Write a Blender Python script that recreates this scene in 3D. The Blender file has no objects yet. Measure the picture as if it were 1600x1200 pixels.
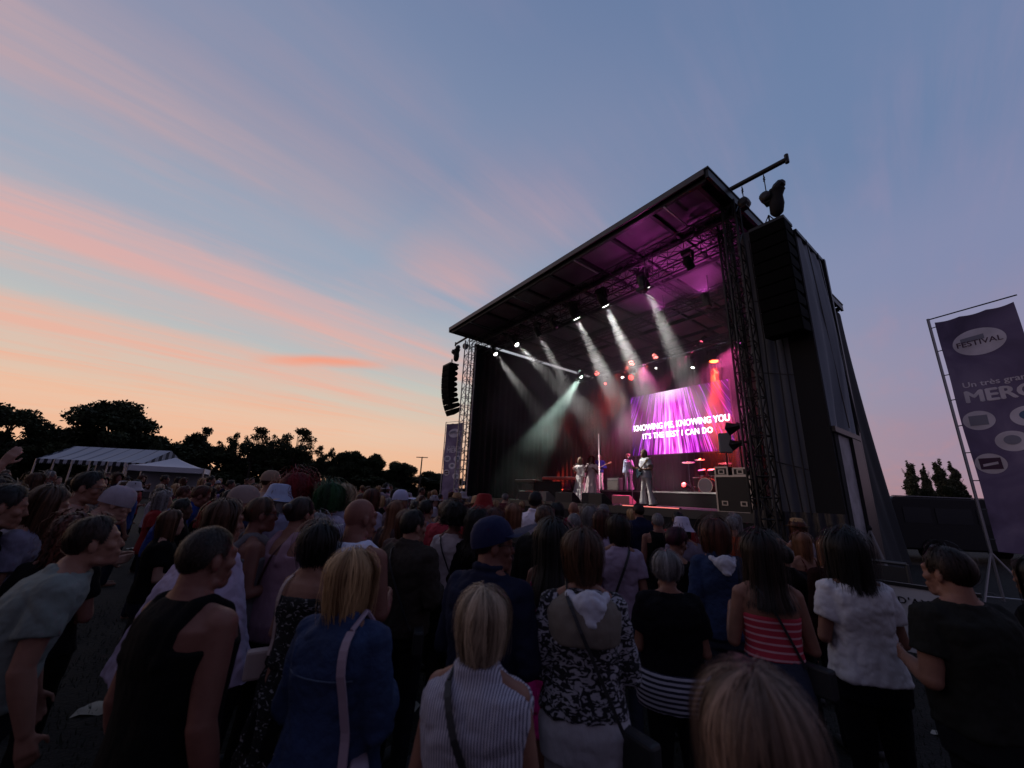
import bpy, math, random
import numpy as np
from mathutils import Vector, Matrix
sc = bpy.context.scene
R = math.radians
rng = random.Random(7)
nr = np.random.RandomState(11)

# ------------------------------------------------------------------ camera
PITCH, ROLL, FPX, CAMH = R(15.7), R(2.4), 610.0, 1.9
_X = np.array([1, 0, 0.]); _U0 = np.array([0, -math.sin(PITCH), math.cos(PITCH)])
_f = np.array([0, math.cos(PITCH), math.sin(PITCH)])
_r = math.cos(ROLL)*_X + math.sin(ROLL)*_U0
_u = -math.sin(ROLL)*_X + math.cos(ROLL)*_U0
CAM = np.array([0, 0, CAMH])
cd = bpy.data.cameras.new('camera'); cam = bpy.data.objects.new('camera', cd)
sc.collection.objects.link(cam); sc.camera = cam
cd.sensor_width = 36; cd.lens = 36*FPX/1600; cd.clip_end = 2000; cd.clip_start = 0.05
cd.dof.use_dof = True; cd.dof.focus_distance = 7.0; cd.dof.aperture_fstop = 1.7
cam.matrix_world = Matrix(((_r[0], _u[0], -_f[0], 0), (_r[1], _u[1], -_f[1], 0), (_r[2], _u[2], -_f[2], CAMH), (0, 0, 0, 1)))

def ray(x, y): return _f + (x-800)/FPX*_r + (600-y)/FPX*_u
def at_y(x, y, Y):
    d = ray(x, y); return CAM + d*(Y/d[1])
def at_r(x, y, rr):
    d = ray(x, y); return CAM + d*(rr/math.hypot(d[0], d[1]))
def at_depth(x, y, D): return CAM + ray(x, y)*D
def proj(P):
    d = np.array(P, float)-CAM; k = d@_f
    return (800+FPX*(d@_r)/k, 600-FPX*(d@_u)/k, k)

# ------------------------------------------------------------------ colour helper
def lin(c):
    return tuple((v/255/12.92 if v/255 <= .04045 else ((v/255+.055)/1.055)**2.4) for v in c)+(1.0,)

# ------------------------------------------------------------------ world: dusk sky
w = bpy.data.worlds.new('World'); sc.world = w; w.use_nodes = True
nt = w.node_tree; N = nt.nodes; L = nt.links
for n in list(N): N.remove(n)
def nd(t, **k):
    n = N.new(t)
    for a, b in k.items(): setattr(n, a, b)
    return n
def link(a, b): L.new(a, b)
def M_(op, a, b=None, c=None, clamp=False):
    n = N.new('ShaderNodeMath'); n.operation = op; n.use_clamp = clamp
    for i, v in enumerate((a, b, c)):
        if v is None: continue
        if isinstance(v, (int, float)): n.inputs[i].default_value = v
        else: L.new(v, n.inputs[i])
    return n.outputs[0]
def ramp(stops, fac, interp='EASE'):
    n = N.new('ShaderNodeValToRGB'); cr = n.color_ramp; cr.interpolation = interp
    while len(cr.elements) < len(stops): cr.elements.new(0.5)
    for e, (p, c) in zip(cr.elements, stops):
        e.position = p; e.color = c if len(c) == 4 else lin(c)
    L.new(fac, n.inputs[0]); return n.outputs[0]
def mixc(fac, a, b, mode='MIX'):
    n = N.new('ShaderNodeMix'); n.data_type = 'RGBA'; n.blend_type = mode
    for i, v in ((0, fac), (6, a), (7, b)):
        if isinstance(v, (int, float)): n.inputs[i].default_value = v
        elif isinstance(v, tuple): n.inputs[i].default_value = v
        else: L.new(v, n.inputs[i])
    return n.outputs[2]
def smooth(v, a, b): 
    n = N.new('ShaderNodeMapRange'); n.interpolation_type = 'SMOOTHSTEP'
    L.new(v, n.inputs[0]); n.inputs[1].default_value = a; n.inputs[2].default_value = b
    return n.outputs[0]
tc = nd('ShaderNodeTexCoord'); sx = nd('ShaderNodeSeparateXYZ'); link(tc.outputs['Generated'], sx.inputs[0])
x_, y_, z_ = sx.outputs
zc = M_('MAXIMUM', z_, 0.0)
zk = M_('ADD', zc, 0.05)
px_ = M_('DIVIDE', x_, zk); py_ = M_('DIVIDE', y_, zk)
vv = M_('MULTIPLY', M_('SUBTRACT', px_, py_), .7071)        # across the cirrus streaks
tt = M_('MULTIPLY', M_('ADD', px_, py_), .7071)             # along them
def noise(vx, vy, vz=0.0, scale=1.0, detail=4.0, rough=.5):
    c = N.new('ShaderNodeCombineXYZ')
    for i, v in enumerate((vx, vy, vz)):
        if isinstance(v, (int, float)): c.inputs[i].default_value = v
        else: L.new(v, c.inputs[i])
    n = N.new('ShaderNodeTexNoise'); n.inputs['Scale'].default_value = scale
    n.inputs['Detail'].default_value = detail; n.inputs['Roughness'].default_value = rough
    L.new(c.outputs[0], n.inputs['Vector']); return n.outputs[0]
n1 = noise(M_('MULTIPLY', vv, 1.0), M_('MULTIPLY', tt, .22), 3.1, 1.1, 5, .55)
n2 = noise(M_('MULTIPLY', vv, 4.0), M_('MULTIPLY', tt, .45), 7.7, 1.0, 6, .6)
n3 = noise(M_('MULTIPLY', vv, 12.0), M_('MULTIPLY', tt, .9), 1.7, 1.0, 5, .6)
n4 = noise(M_('MULTIPLY', vv, 1.6), M_('MULTIPLY', tt, 1.3), 9.7, 1.2, 4, .6)
vw = M_('ADD', vv, M_('MULTIPLY', M_('SUBTRACT', n1, .5), .7))
vw = M_('ADD', vw, M_('MULTIPLY', M_('SUBTRACT', n4, .5), .35))
west = M_('ADD', M_('MULTIPLY', x_, -.82), M_('MULTIPLY', y_, .57))     # towards where the sun set
wf = smooth(west, -.35, .85)
lo = ramp([(0, (230, 176, 138)), (.06, (238, 190, 156)), (.13, (230, 200, 176)), (.20, (204, 204, 190)), (.32, (176, 188, 194)), (.48, (150, 167, 188)), (.70, (130, 145, 174)), (1, (108, 124, 160))], zc)
hi = ramp([(0, (160, 130, 144)), (.10, (156, 136, 156)), (.24, (144, 140, 168)), (.42, (130, 138, 172)), (.62, (108, 129, 166)), (1, (92, 116, 156))], zc)
base = mixc(wf, hi, lo)
# bands of cirrus, position across the streak direction
g = M_('DIVIDE', M_('ADD', vw, 6.0), 8.0, clamp=True)
def P(v): return (v+6.0)/8.0
def G(k): return (k, k, k, 1)
band = ramp([(0, G(.6)), (P(-5), G(.55)), (P(-4.2), G(.8)), (P(-3.8), G(.5)), (P(-3.3), G(1)), (P(-3.02), G(.8)), (P(-2.80), G(.10)), (P(-2.55), G(.30)), (P(-2.3), G(.95)), (P(-2.0), G(.85)), (P(-1.78), G(.15)),
             (P(-1.50), G(.18)), (P(-1.25), G(.7)), (P(-.85), G(.65)), (P(-.66), G(.62)), (P(-.45), G(.2)), (P(0), G(.0)), (P(.5), G(.1)), (P(1.4), G(.25))][:32], g)
bandv = M_('MULTIPLY', band, M_('ADD', .30, M_('MULTIPLY', n2, 1.4)))
bandv = M_('MULTIPLY', bandv, M_('ADD', .35, M_('MULTIPLY', n3, 1.25)))
n5 = noise(M_('MULTIPLY', vv, .8), M_('MULTIPLY', tt, .55), 4.4, 1.3, 4, .55)
# the high streaks near the stage are only short scraps, the rest thins out eastward
scrap = M_('MAXIMUM', smooth(M_('ABSOLUTE', M_('SUBTRACT', tt, .82)), .38, .05), M_('MULTIPLY', smooth(vw, -.55, -1.0), smooth(tt, .75, .2)))
scrap = M_('MAXIMUM', scrap, smooth(vw, -1.35, -1.75))
bandv = M_('MULTIPLY', bandv, M_('ADD', .12, M_('MULTIPLY', scrap, .88)))
bandv = M_('MULTIPLY', bandv, M_('ADD', .30, M_('MULTIPLY', smooth(tt, 3.0, .7), .70)))
bandv = M_('MULTIPLY', bandv, M_('ADD', .50, M_('MULTIPLY', n5, 1.0)))
n6 = noise(M_('MULTIPLY', vv, 2.2), M_('MULTIPLY', tt, .8), 2.4, 1.6, 5, .6)
bandv = M_('ADD', bandv, M_('MULTIPLY', M_('MULTIPLY', smooth(n6, .40, .72), smooth(n3, .30, .66)), .36))
ccol = mixc(wf, ramp([(0, (190, 135, 135)), (.25, (172, 138, 155)), (.5, (158, 142, 172)), (1, (135, 135, 170))], zc),
            ramp([(0, (244, 182, 138)), (.12, (244, 184, 150)), (.24, (232, 182, 164)), (.40, (216, 174, 172)), (.58, (182, 162, 172)), (.75, (152, 146, 168)), (1, (122, 128, 162))], zc))
col = mixc(M_('MULTIPLY', bandv, .85, clamp=True), base, ccol)
# the vivid orange wisp low in the west
wisp = M_('MULTIPLY', smooth(M_('ABSOLUTE', M_('ADD', M_('ADD', vv, M_('MULTIPLY', M_('SUBTRACT', n4, .5), .35)), M_('SUBTRACT', 3.55, M_('MULTIPLY', tt, .80)))), .24, 0.0), smooth(M_('ABSOLUTE', M_('SUBTRACT', tt, .92)), .45, .05))
col = mixc(M_('MULTIPLY', wisp, .75, clamp=True), col, lin((255, 150, 112)))
# dusk: the sky opposite the sunset is much darker
back = smooth(y_, .25, -.7)
east = mixc(back, col, lin((88, 82, 102)))
below = smooth(z_, 0.0, -.06)
fin = mixc(below, east, lin((14, 12, 14)))
bg = nd('ShaderNodeBackground'); bg.inputs['Strength'].default_value = 1.0
link(fin, bg.inputs['Color'])
out = nd('ShaderNodeOutputWorld'); link(bg.outputs[0], out.inputs[0])
sc.view_settings.view_transform = 'Standard'; sc.view_settings.look = 'None'
sc.view_settings.exposure = 0; sc.view_settings.gamma = 1
sc.cycles.max_bounces = 5; sc.cycles.diffuse_bounces = 2; sc.cycles.glossy_bounces = 2
sc.cycles.volume_bounces = 0; sc.cycles.transparent_max_bounces = 6
sc.cycles.volume_step_rate = 0.35; sc.cycles.volume_max_steps = 96
sc.cycles.sample_clamp_indirect = 3
SKY_ONLY = False
# ------------------------------------------------------------------ materials
def new_mat(name):
    m = bpy.data.materials.new(name); m.use_nodes = True
    return m
_mc = {}
def mat(name, c, rough=.7, metal=0.0, bump=0.0, bscale=40, var=.0, vscale=4, emit=None, estr=0, stretch=None, spec=.5, sheen=0, alpha=None):
    key = (name, tuple(c), rough, metal, bump, bscale, var, emit, estr)
    if key in _mc: return _mc[key]
    m = new_mat(name); t = m.node_tree; b = t.nodes['Principled BSDF']
    col = tuple(c)+(1,) if max(c) <= 1.0 else lin(c)
    b.inputs['Base Color'].default_value = col; b.inputs['Roughness'].default_value = rough
    b.inputs['Metallic'].default_value = metal; b.inputs['Specular IOR Level'].default_value = spec
    if sheen: b.inputs['Sheen Weight'].default_value = sheen
    tcn = t.nodes.new('ShaderNodeTexCoord'); mp = t.nodes.new('ShaderNodeMapping')
    t.links.new(tcn.outputs['Object'], mp.inputs[0])
    if stretch: mp.inputs['Scale'].default_value = stretch
    if var:
        nn = t.nodes.new('ShaderNodeTexNoise'); nn.inputs['Scale'].default_value = vscale; nn.inputs['Detail'].default_value = 5
        t.links.new(mp.outputs[0], nn.inputs[0])
        r = t.nodes.new('ShaderNodeValToRGB'); t.links.new(nn.outputs[0], r.inputs[0])
        r.color_ramp.elements[0].position = .3; r.color_ramp.elements[1].position = .7
        r.color_ramp.elements[0].color = tuple(v*(1-var) for v in col[:3])+(1,)
        r.color_ramp.elements[1].color = tuple(min(1, v*(1+var)) for v in col[:3])+(1,)
        t.links.new(r.outputs[0], b.inputs['Base Color'])
    if bump:
        nb = t.nodes.new('ShaderNodeTexNoise'); nb.inputs['Scale'].default_value = bscale; nb.inputs['Detail'].default_value = 4
        t.links.new(mp.outputs[0], nb.inputs[0]); bu = t.nodes.new('ShaderNodeBump'); bu.inputs['Strength'].default_value = bump
        bu.inputs['Distance'].default_value = .02
        t.links.new(nb.outputs[0], bu.inputs['Height']); t.links.new(bu.outputs[0], b.inputs['Normal'])
    if emit: b.inputs['Emission Color'].default_value = tuple(emit)+(1,); b.inputs['Emission Strength'].default_value = estr
    _mc[key] = m; return m
def stripe_mat(name, c1, c2, axis='Z', freq=30, duty=.5, wob=0.0):
    m = new_mat(name); t = m.node_tree; b = t.nodes['Principled BSDF']; b.inputs['Roughness'].default_value = .85
    tcn = t.nodes.new('ShaderNodeTexCoord'); s = t.nodes.new('ShaderNodeSeparateXYZ'); t.links.new(tcn.outputs['Object'], s.inputs[0])
    def mm(op, a, bb):
        n = t.nodes.new('ShaderNodeMath'); n.operation = op
        for i, v in enumerate((a, bb)):
            if isinstance(v, (int, float)): n.inputs[i].default_value = v
            else: t.links.new(v, n.inputs[i])
        return n.outputs[0]
    v = s.outputs[axis]
    if wob:
        nn = t.nodes.new('ShaderNodeTexNoise'); nn.inputs['Scale'].default_value = 6; t.links.new(tcn.outputs['Object'], nn.inputs[0])
        v = mm('ADD', v, mm('MULTIPLY', mm('SUBTRACT', nn.outputs[0], .5), wob))
    f = mm('LESS_THAN', mm('FRACT', mm('MULTIPLY', v, freq), 0), duty)
    mx = t.nodes.new('ShaderNodeMix'); mx.data_type = 'RGBA'; t.links.new(f, mx.inputs[0])
    mx.inputs[6].default_value = lin(c1); mx.inputs[7].default_value = lin(c2); t.links.new(mx.outputs[2], b.inputs['Base Color'])
    return m
def pattern_mat(name, c1, c2, scale=16, dist=3.0, thr=.5):
    m = new_mat(name); t = m.node_tree; b = t.nodes['Principled BSDF']; b.inputs['Roughness'].default_value = .9
    tcn = t.nodes.new('ShaderNodeTexCoord'); mp = t.nodes.new('ShaderNodeMapping'); mp.inputs['Scale'].default_value = (1, 1, 1.9)
    t.links.new(tcn.outputs['Object'], mp.inputs[0])
    nn = t.nodes.new('ShaderNodeTexNoise'); nn.inputs['Scale'].default_value = scale; nn.inputs['Detail'].default_value = 1.5; nn.inputs['Distortion'].default_value = dist
    t.links.new(mp.outputs[0], nn.inputs[0])
    r = t.nodes.new('ShaderNodeValToRGB'); t.links.new(nn.outputs[0], r.inputs[0])
    e = r.color_ramp; e.elements[0].position = thr; e.elements[1].position = thr+.05
    e.elements[0].color = lin(c1); e.elements[1].color = lin(c2); t.links.new(r.outputs[0], b.inputs['Base Color'])
    return m
_hm = {}
def hair_mat(c1, c2):
    k = (c1, c2)
    if k in _hm: return _hm[k]
    m = new_mat('hair'); t = m.node_tree; b = t.nodes['Principled BSDF']; b.inputs['Roughness'].default_value = .48
    b.inputs['Specular IOR Level'].default_value = .35
    a = t.nodes.new('ShaderNodeAttribute'); a.attribute_name = 'rnd'
    r = t.nodes.new('ShaderNodeValToRGB'); r.color_ramp.elements[0].color = lin(c1); r.color_ramp.elements[1].color = lin(c2)
    t.links.new(a.outputs['Fac'], r.inputs[0]); t.links.new(r.outputs[0], b.inputs['Base Color'])
    _hm[k] = m; return m
BLACKM = mat('black_metal', (.02, .02, .022), .45, .3)
BLACKF = mat('black_fabric', (.010, .010, .011), .95, bump=.4, bscale=6)
ALU = mat('aluminium', (.45, .45, .46), .35, .9)
STEEL = mat('galvanised_steel', (.30, .30, .31), .45, .8)
TRUSS = mat('dark_truss_steel', (.035, .035, .038), .45, .5)

# ------------------------------------------------------------------ mesh helpers
class MB:
    def __init__(s): s.v = []; s.f = []
    def add(s, v, f):
        o = len(s.v); s.v += [tuple(p) for p in v]; s.f += [tuple(i+o for i in q) for q in f]
    def box(s, lo, hi, bev=0):
        (a, b, c), (d, e, g) = lo, hi
        if a > d: a, d = d, a
        if b > e: b, e = e, b
        if c > g: c, g = g, c
        v = [(a, b, c), (d, b, c), (d, e, c), (a, e, c), (a, b, g), (d, b, g), (d, e, g), (a, e, g)]
        s.add(v, [(0, 3, 2, 1), (4, 5, 6, 7), (0, 1, 5, 4), (1, 2, 6, 5), (2, 3, 7, 6), (3, 0, 4, 7)])
    def obox(s, c, M, hx, hy, hz):
        v = [Vector(c)+M@Vector((x*hx, y*hy, z*hz)) for z in (-1, 1) for x, y in ((-1, -1), (1, -1), (1, 1), (-1, 1))]
        s.add(v, [(0, 3, 2, 1), (4, 5, 6, 7), (0, 1, 5, 4), (1, 2, 6, 5), (2, 3, 7, 6), (3, 0, 4, 7)])
    def tube(s, a, b, r, n=8, r2=None):
        a = Vector(a); b = Vector(b); d = (b-a)
        if d.length < 1e-6: return
        q = d.to_track_quat('Z', 'Y').to_matrix(); r2 = r if r2 is None else r2
        v = [a+q@Vector((r*math.cos(6.28318*i/n), r*math.sin(6.28318*i/n), 0)) for i in range(n)]
        v += [b+q@Vector((r2*math.cos(6.28318*i/n), r2*math.sin(6.28318*i/n), 0)) for i in range(n)]
        s.add(v, [(i, (i+1) % n, n+(i+1) % n, n+i) for i in range(n)]+[tuple(range(n-1, -1, -1)), tuple(range(n, 2*n))])
    def path(s, pts, r, n=6):
        for a, b in zip(pts, pts[1:]): s.tube(a, b, r, n)
    def quad(s, *p): s.add(p, [tuple(range(len(p)))])
    def lathe(s, c, axis, prof, n=20):
        q = Vector(axis).to_track_quat('Z', 'Y').to_matrix(); c = Vector(c); v = []; f = []
        for r, h in prof:
            v += [c+q@Vector((r*math.cos(6.28318*i/n), r*math.sin(6.28318*i/n), h)) for i in range(n)]
        for k in range(len(prof)-1):
            f += [(k*n+i, k*n+(i+1) % n, (k+1)*n+(i+1) % n, (k+1)*n+i) for i in range(n)]
        f += [tuple(range(n-1, -1, -1)), tuple((len(prof)-1)*n+i for i in range(n))]
        s.add(v, f)
    def mesh(s, name, m=None, smooth=False):
        me = bpy.data.meshes.new(name); me.from_pydata(s.v, [], s.f); me.update()
        if m: me.materials.append(m)
        if smooth: me.polygons.foreach_set('use_smooth', [True]*len(me.polygons))
        return me
    def build(s, name, m, parent=None, smooth=False, bevel=0):
        o = bpy.data.objects.new(name, s.mesh(name, m, smooth)); sc.collection.objects.link(o)
        if parent is not None: o.parent = parent
        if bevel:
            b = o.modifiers.new('bevel', 'BEVEL'); b.width = bevel; b.segments = 2; b.limit_method = 'ANGLE'
        return o
def tag(o, label, cat=None, group=None, kind=None):
    if label: o['label'] = label
    if cat: o['category'] = cat
    if group: o['group'] = group
    if kind: o['kind'] = kind
    return o
def thing(name, loc=(0, 0, 0), rz=0, label=None, cat=None, group=None):
    o = bpy.data.objects.new(name, None); sc.collection.objects.link(o); o.empty_display_size = .2
    o.location = loc; o.rotation_euler = (0, 0, rz); tag(o, label, cat, group); return o
def copy_tree(o, parent=None):
    c = o.copy(); sc.collection.objects.link(c)
    if parent is not None: c.parent = parent
    for ch in list(o.children): copy_tree(ch, c)
    return c
def text_mesh(s, size, name='text', ext=.003, off=0.0, m=None, sx=1.0, spacing=1.0):
    cu = bpy.data.curves.new(name, 'FONT'); cu.body = s; cu.size = size; cu.extrude = ext
    cu.align_x = 'CENTER'; cu.space_character = spacing; cu.resolution_u = 3
    o = bpy.data.objects.new(name, cu); sc.collection.objects.link(o)
    me = bpy.data.meshes.new_from_object(o.evaluated_get(bpy.context.evaluated_depsgraph_get()))
    bpy.data.objects.remove(o); bpy.data.curves.remove(cu)
    for v in me.vertices: v.co = (v.co.x*sx, -v.co.z, v.co.y)      # stand upright, face -Y
    if off:        # heavier strokes: the same letters laid again slightly to each side, each a hair behind the last
        vs = [tuple(v.co) for v in me.vertices]; fs = [tuple(p.vertices) for p in me.polygons]; V = []; F = []
        for k, (dx, dz) in enumerate(((0, 0), (-off, 0), (off, 0), (0, off*.7), (0, -off*.7))):
            o_ = len(V); V += [(x+dx, y+.0012*k, z+dz) for x, y, z in vs]; F += [tuple(i+o_ for i in f) for f in fs]
        bpy.data.meshes.remove(me); me = bpy.data.meshes.new(name); me.from_pydata(V, [], F); me.update()
    me.name = name; me.materials.clear()
    if m: me.materials.append(m)
    return me
def put(me, name, parent=None, loc=(0, 0, 0)):
    o = bpy.data.objects.new(name, me); sc.collection.objects.link(o); o.location = loc
    if parent is not None: o.parent = parent
    return o

# ------------------------------------------------------------------ ground
def gz(x, y): 
    return .022*min(max(0.0, math.hypot(x, y)-7), 22)
def ground():
    radii = [0, .6, 1.2, 2, 3, 4, 5, 6, 7, 8, 9.5, 11, 13, 15, 18, 21, 25, 29, 33, 40, 50, 70, 100, 160, 300, 600, 1200]
    n = 96; v = [(0, 0, 0)]; f = []
    for r in radii[1:]:
        for i in range(n):
            a = 6.28318*i/n; x, y = r*math.sin(a), r*math.cos(a); v.append((x, y, gz(x, y)))
    for i in range(n): f.append((0, 1+(i+1) % n, 1+i))
    for k in range(len(radii)-2):
        a, b = 1+k*n, 1+(k+1)*n
        f += [(a+i, a+(i+1) % n, b+(i+1) % n, b+i) for i in range(n)]
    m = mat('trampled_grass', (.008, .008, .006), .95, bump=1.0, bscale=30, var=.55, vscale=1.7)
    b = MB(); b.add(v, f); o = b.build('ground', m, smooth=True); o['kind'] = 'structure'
    # blades of grass where the ground shows near the camera
    b = MB()
    for i in range(26000):
        a = nr.uniform(-1.05, 1.05); r = 1.0+8*nr.rand()**.8
        x, y = r*math.sin(a), r*math.cos(a); z = gz(x, y); h = nr.uniform(.02, .06); t = nr.uniform(0, 3.14); wdt = .004
        dx, dy = wdt*math.cos(t), wdt*math.sin(t); l1, l2 = nr.uniform(-.02, .02, 2)
        b.add([(x-dx, y-dy, z), (x+dx, y+dy, z), (x+l1, y+l2, z+h)], [(0, 1, 2)])
    g_ = b.build('grass', mat('grass_blade', (.013, .018, .008), .8)); g_['kind'] = 'stuff'
    tag(g_, 'short trodden grass of the field')
ground()

# ------------------------------------------------------------------ stage frame: s = along the front towards the far left end, d = depth, z
SO = np.array([4.2736, 7.607, 0]); SF = np.array([-.599, .801, 0]); SD = np.array([.801, .599, 0])
SROT = math.atan2(-.801, .599)
def SW(s, d, z): 
    p = SO+s*SF+d*SD; return (p[0], p[1], z)
def LS(s, d, z): return (-s, d, z)
stage = thing('concert_stage', tuple(SO), SROT, 'large black outdoor concert stage with a flat roof and lit LED show inside', 'stage')
DZ = 1.68           # deck height
WID = 12.5
def truss(b, p0, p1, w, r=.025, rd=.013, step=.5, up=(0, 0, 1)):
    p0 = Vector(p0); p1 = Vector(p1); d = (p1-p0); Ln = d.length; d.normalize()
    u = Vector(up); 
    if abs(u.dot(d)) > .9: u = Vector((1, 0, 0))
    s = d.cross(u).normalized(); u = s.cross(d).normalized()
    cs = [(s*i+u*j)*(w/2) for i, j in ((-1, -1), (1, -1), (1, 1), (-1, 1))]
    for c in cs: b.tube(p0+c, p1+c, r, 6)
    n = max(2, int(Ln/step))
    for k in range(n):
        a, e = p0+d*(Ln*k/n), p0+d*(Ln*(k+1)/n)
        for q in range(4):
            c1, c2 = cs[q], cs[(q+1) % 4]
            if k % 2: c1, c2 = c2, c1
            b.tube(a+c1, e+c2, rd, 4); b.tube(a+c1, a+c2, rd, 4)
def build_stage():
    # deck
    b = MB(); b.box((0.35, 1.75, DZ-.18), (-WID-.1, 10.4, DZ)); 
    b.build('deck', mat('stage_deck_plywood', (.008, .007, .007), .5, bump=.15, bscale=12, var=.3, spec=.3), stage)
    b = MB(); b.box((-.05, 1.70, DZ-.19), (-WID, 1.748, DZ+.02)); b.build('deck_edge', mat('deck_edge', (.05, .05, .05), .5), stage)
    # skirt with folds down to the grass
    def drape(name, p0, p1, z0, z1, m, amp=.06, nfold=40, seed=0, sag=0, rows=14, flare=0):
        rr = np.random.RandomState(seed); p0 = np.array(p0); p1 = np.array(p1); d = p1-p0; ln = np.linalg.norm(d); nrm = np.array([-d[1], d[0]])/ln
        n = nfold*5; v = []; f = []; ph = np.cumsum(rr.uniform(.55, 1.45, n+1)); ph = ph/ph[-1]*nfold*6.283
        am = np.interp(np.linspace(0, 1, n+1), np.linspace(0, 1, 12), rr.uniform(.4, 1.2, 12))
        for j in range(rows+1):
            t = j/rows; z = z0+(z1-z0)*t
            for i in range(n+1):
                off = amp*am[i]*math.sin(ph[i]+.5*math.sin(t*3+i*.05))*(1-.55*t)+sag*math.sin(3.1416*t)*math.sin(3.1416*min(1, i/n*1.0))
                p = p0+d*(i/n)+nrm*off; v.append((p[0]+flare*(1-t)**1.6, p[1], z))
        for j in range(rows):
            for i in range(n): a = j*(n+1)+i; f.append((a, a+1, a+n+2, a+n+1))
        b = MB(); b.add(v, f); return b.build(name, m, stage, smooth=True)
    drape('front_skirt', (-.0, 1.66), (-WID, 1.66), -.1, DZ-.2, BLACKF, .03, 30, 3)
    # side walls: left with hanging black curtains, back, right
    cur = mat('black_curtain', (.006, .0055, .006), .95, bump=.3, bscale=5)
    drape('left_curtain', (-12.35, 1.9), (-12.35, 10.3), DZ+.02, 9.0, cur, .085, 26, 5)
    drape('back_curtain', (-12.3, 10.4), (-.1, 10.4), DZ+.02, 9.1, cur, .09, 34, 6)
    drape('right_curtain', (-.25, 10.3), (-.25, 3.2), DZ+.02, 9.0, cur, .06, 18, 7)
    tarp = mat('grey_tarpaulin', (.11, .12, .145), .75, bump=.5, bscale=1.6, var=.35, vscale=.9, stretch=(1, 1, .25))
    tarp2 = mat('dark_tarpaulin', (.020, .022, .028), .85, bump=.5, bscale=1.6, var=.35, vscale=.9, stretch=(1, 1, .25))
    # right outer wall (seen beyond the speaker wing) and left outer wall
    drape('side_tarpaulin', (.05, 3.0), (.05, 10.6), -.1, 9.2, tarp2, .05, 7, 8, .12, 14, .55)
    b = MB(); b.box((-12.55, 1.6, -.1), (-12.6, 10.5, 9.2)); b.build('left_outer_wall', tarp2, stage)
    b = MB(); b.box((0, 10.55, -.1), (-12.6, 10.62, 9.3)); b.build('rear_wall', tarp2, stage)
    # straps that divide the side wall
    b = MB()
    for d in (7.9, 9.0): b.box((.12, d, .2), (.22, d+.14, 9.2))
    b.build('wall_post', BLACKM, stage)
    # speaker wing: front sheet, side sheet, black strip, frame
    def sheet(name, p0, p1, z0, z1, m, seed, amp=.05, folds=3, sag=.1):
        return drape(name, p0, p1, z0, z1, m, amp, folds, seed, sag)
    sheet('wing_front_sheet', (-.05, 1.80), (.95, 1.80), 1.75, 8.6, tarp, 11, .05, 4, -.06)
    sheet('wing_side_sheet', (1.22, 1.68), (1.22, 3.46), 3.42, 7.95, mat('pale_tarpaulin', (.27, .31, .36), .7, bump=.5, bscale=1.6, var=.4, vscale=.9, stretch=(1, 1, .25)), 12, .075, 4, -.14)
    b = MB(); b.box((.78, 1.62, -.1), (1.24, 1.72, 7.9)); b.box((1.20, 1.72, -.1), (1.26, 1.98, 3.34)); b.build('wing_black_strip', BLACKF, stage)
    b = MB(); b.box((1.20, 3.47, 0), (1.30, 3.57, 8.0)); b.box((1.18, 1.66, 7.93), (1.27, 3.56, 8.02)); b.box((0.0, 3.50, 7.93), (1.17, 3.57, 8.01))
    b.box((1.21, 1.66, 3.34), (1.31, 3.46, 3.45)); b.build('wing_frame', BLACKM, stage)
    b = MB(); b.box((1.20, 2.00, .25), (1.24, 2.80, 3.33)); b.build('wing_door', mat('grey_panel', (.40, .40, .43), .6, var=.3, vscale=3), stage)
    b = MB(); b.box((1.20, 2.82, -.1), (1.30, 3.46, 3.33)); b.build('door_post', BLACKM, stage)
    # ropes and ratchet straps over the sheets
    for zz in (2.6, 4.6, 6.4): b = MB(); b.tube((.0, 1.70, zz+.25), (.78, 1.60, zz), .012, 5); b.build('strap', BLACKM, stage)
    for d0 in (2.1, 2.9): b = MB(); b.tube((1.31, d0, 7.9), (1.36, d0+.35, 3.5), .012, 5); b.build('rope', BLACKM, stage)
    for k, (x0, d0) in enumerate(((.30, 1.62), (.52, 1.60), (.66, 1.59))): b = MB(); b.path([(x0, d0, 8.2), (x0+.03, d0-.03, 5.5), (x0-.02+.03*k, d0-.02, 2.8), (x0+.05, d0, 1.7)], .014, 6); b.build('cable', BLACKM, stage)
    # pleated skirt under the wing's front sheet
    b = MB(); n = 60; v = []; f = []
    for j in range(9):
        for i in range(n+1):
            t = j/8; x = -.35+1.62*i/n; fan = (x+.35)/(1.2)
            z = 1.78-(1.85)*t
            v.append((x, 1.58-.06*t-.05*math.sin(i*.9+(1-fan)*t*6)*(.3+t), z))
    for j in range(8):
        for i in range(n): a = j*(n+1)+i; f.append((a, a+1, a+n+2, a+n+1))
    b.add(v, f); b.build('wing_skirt', mat('skirt_plastic', (.014, .015, .022), .4, bump=.8, bscale=5, stretch=(6, 1, 1)), stage, smooth=True)
    # roof: fascia, ceiling panels between purlins, top sheet
    RZ = 9.36
    b = MB(); b.box((.12, -.02, RZ+.0), (-WID+.1, .03, RZ+.15)); b.build('roof_fascia', mat('fascia', (.10, .085, .08), .45, .3, var=.2), stage, bevel=.01)
    b = MB(); b.box((.22, .0, RZ+.153), (-WID+.05, 10.5, RZ+.19)); b.build('roof_sheet', mat('roof_sheet', (.05, .05, .055), .5), stage)
    b = MB(); b.box((.12, .033, RZ-.08), (.20, 10.5, RZ+.15)); b.box((-WID+.08, .033, RZ-.04), (-WID+.02, 10.5, RZ+.15)); b.build('roof_edge', BLACKM, stage)
    cm = mat('ceiling_panel', (.10, .085, .10), .55, bump=.3, bscale=2, var=.2, vscale=2)
    ns, ndp = 9, 6
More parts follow.
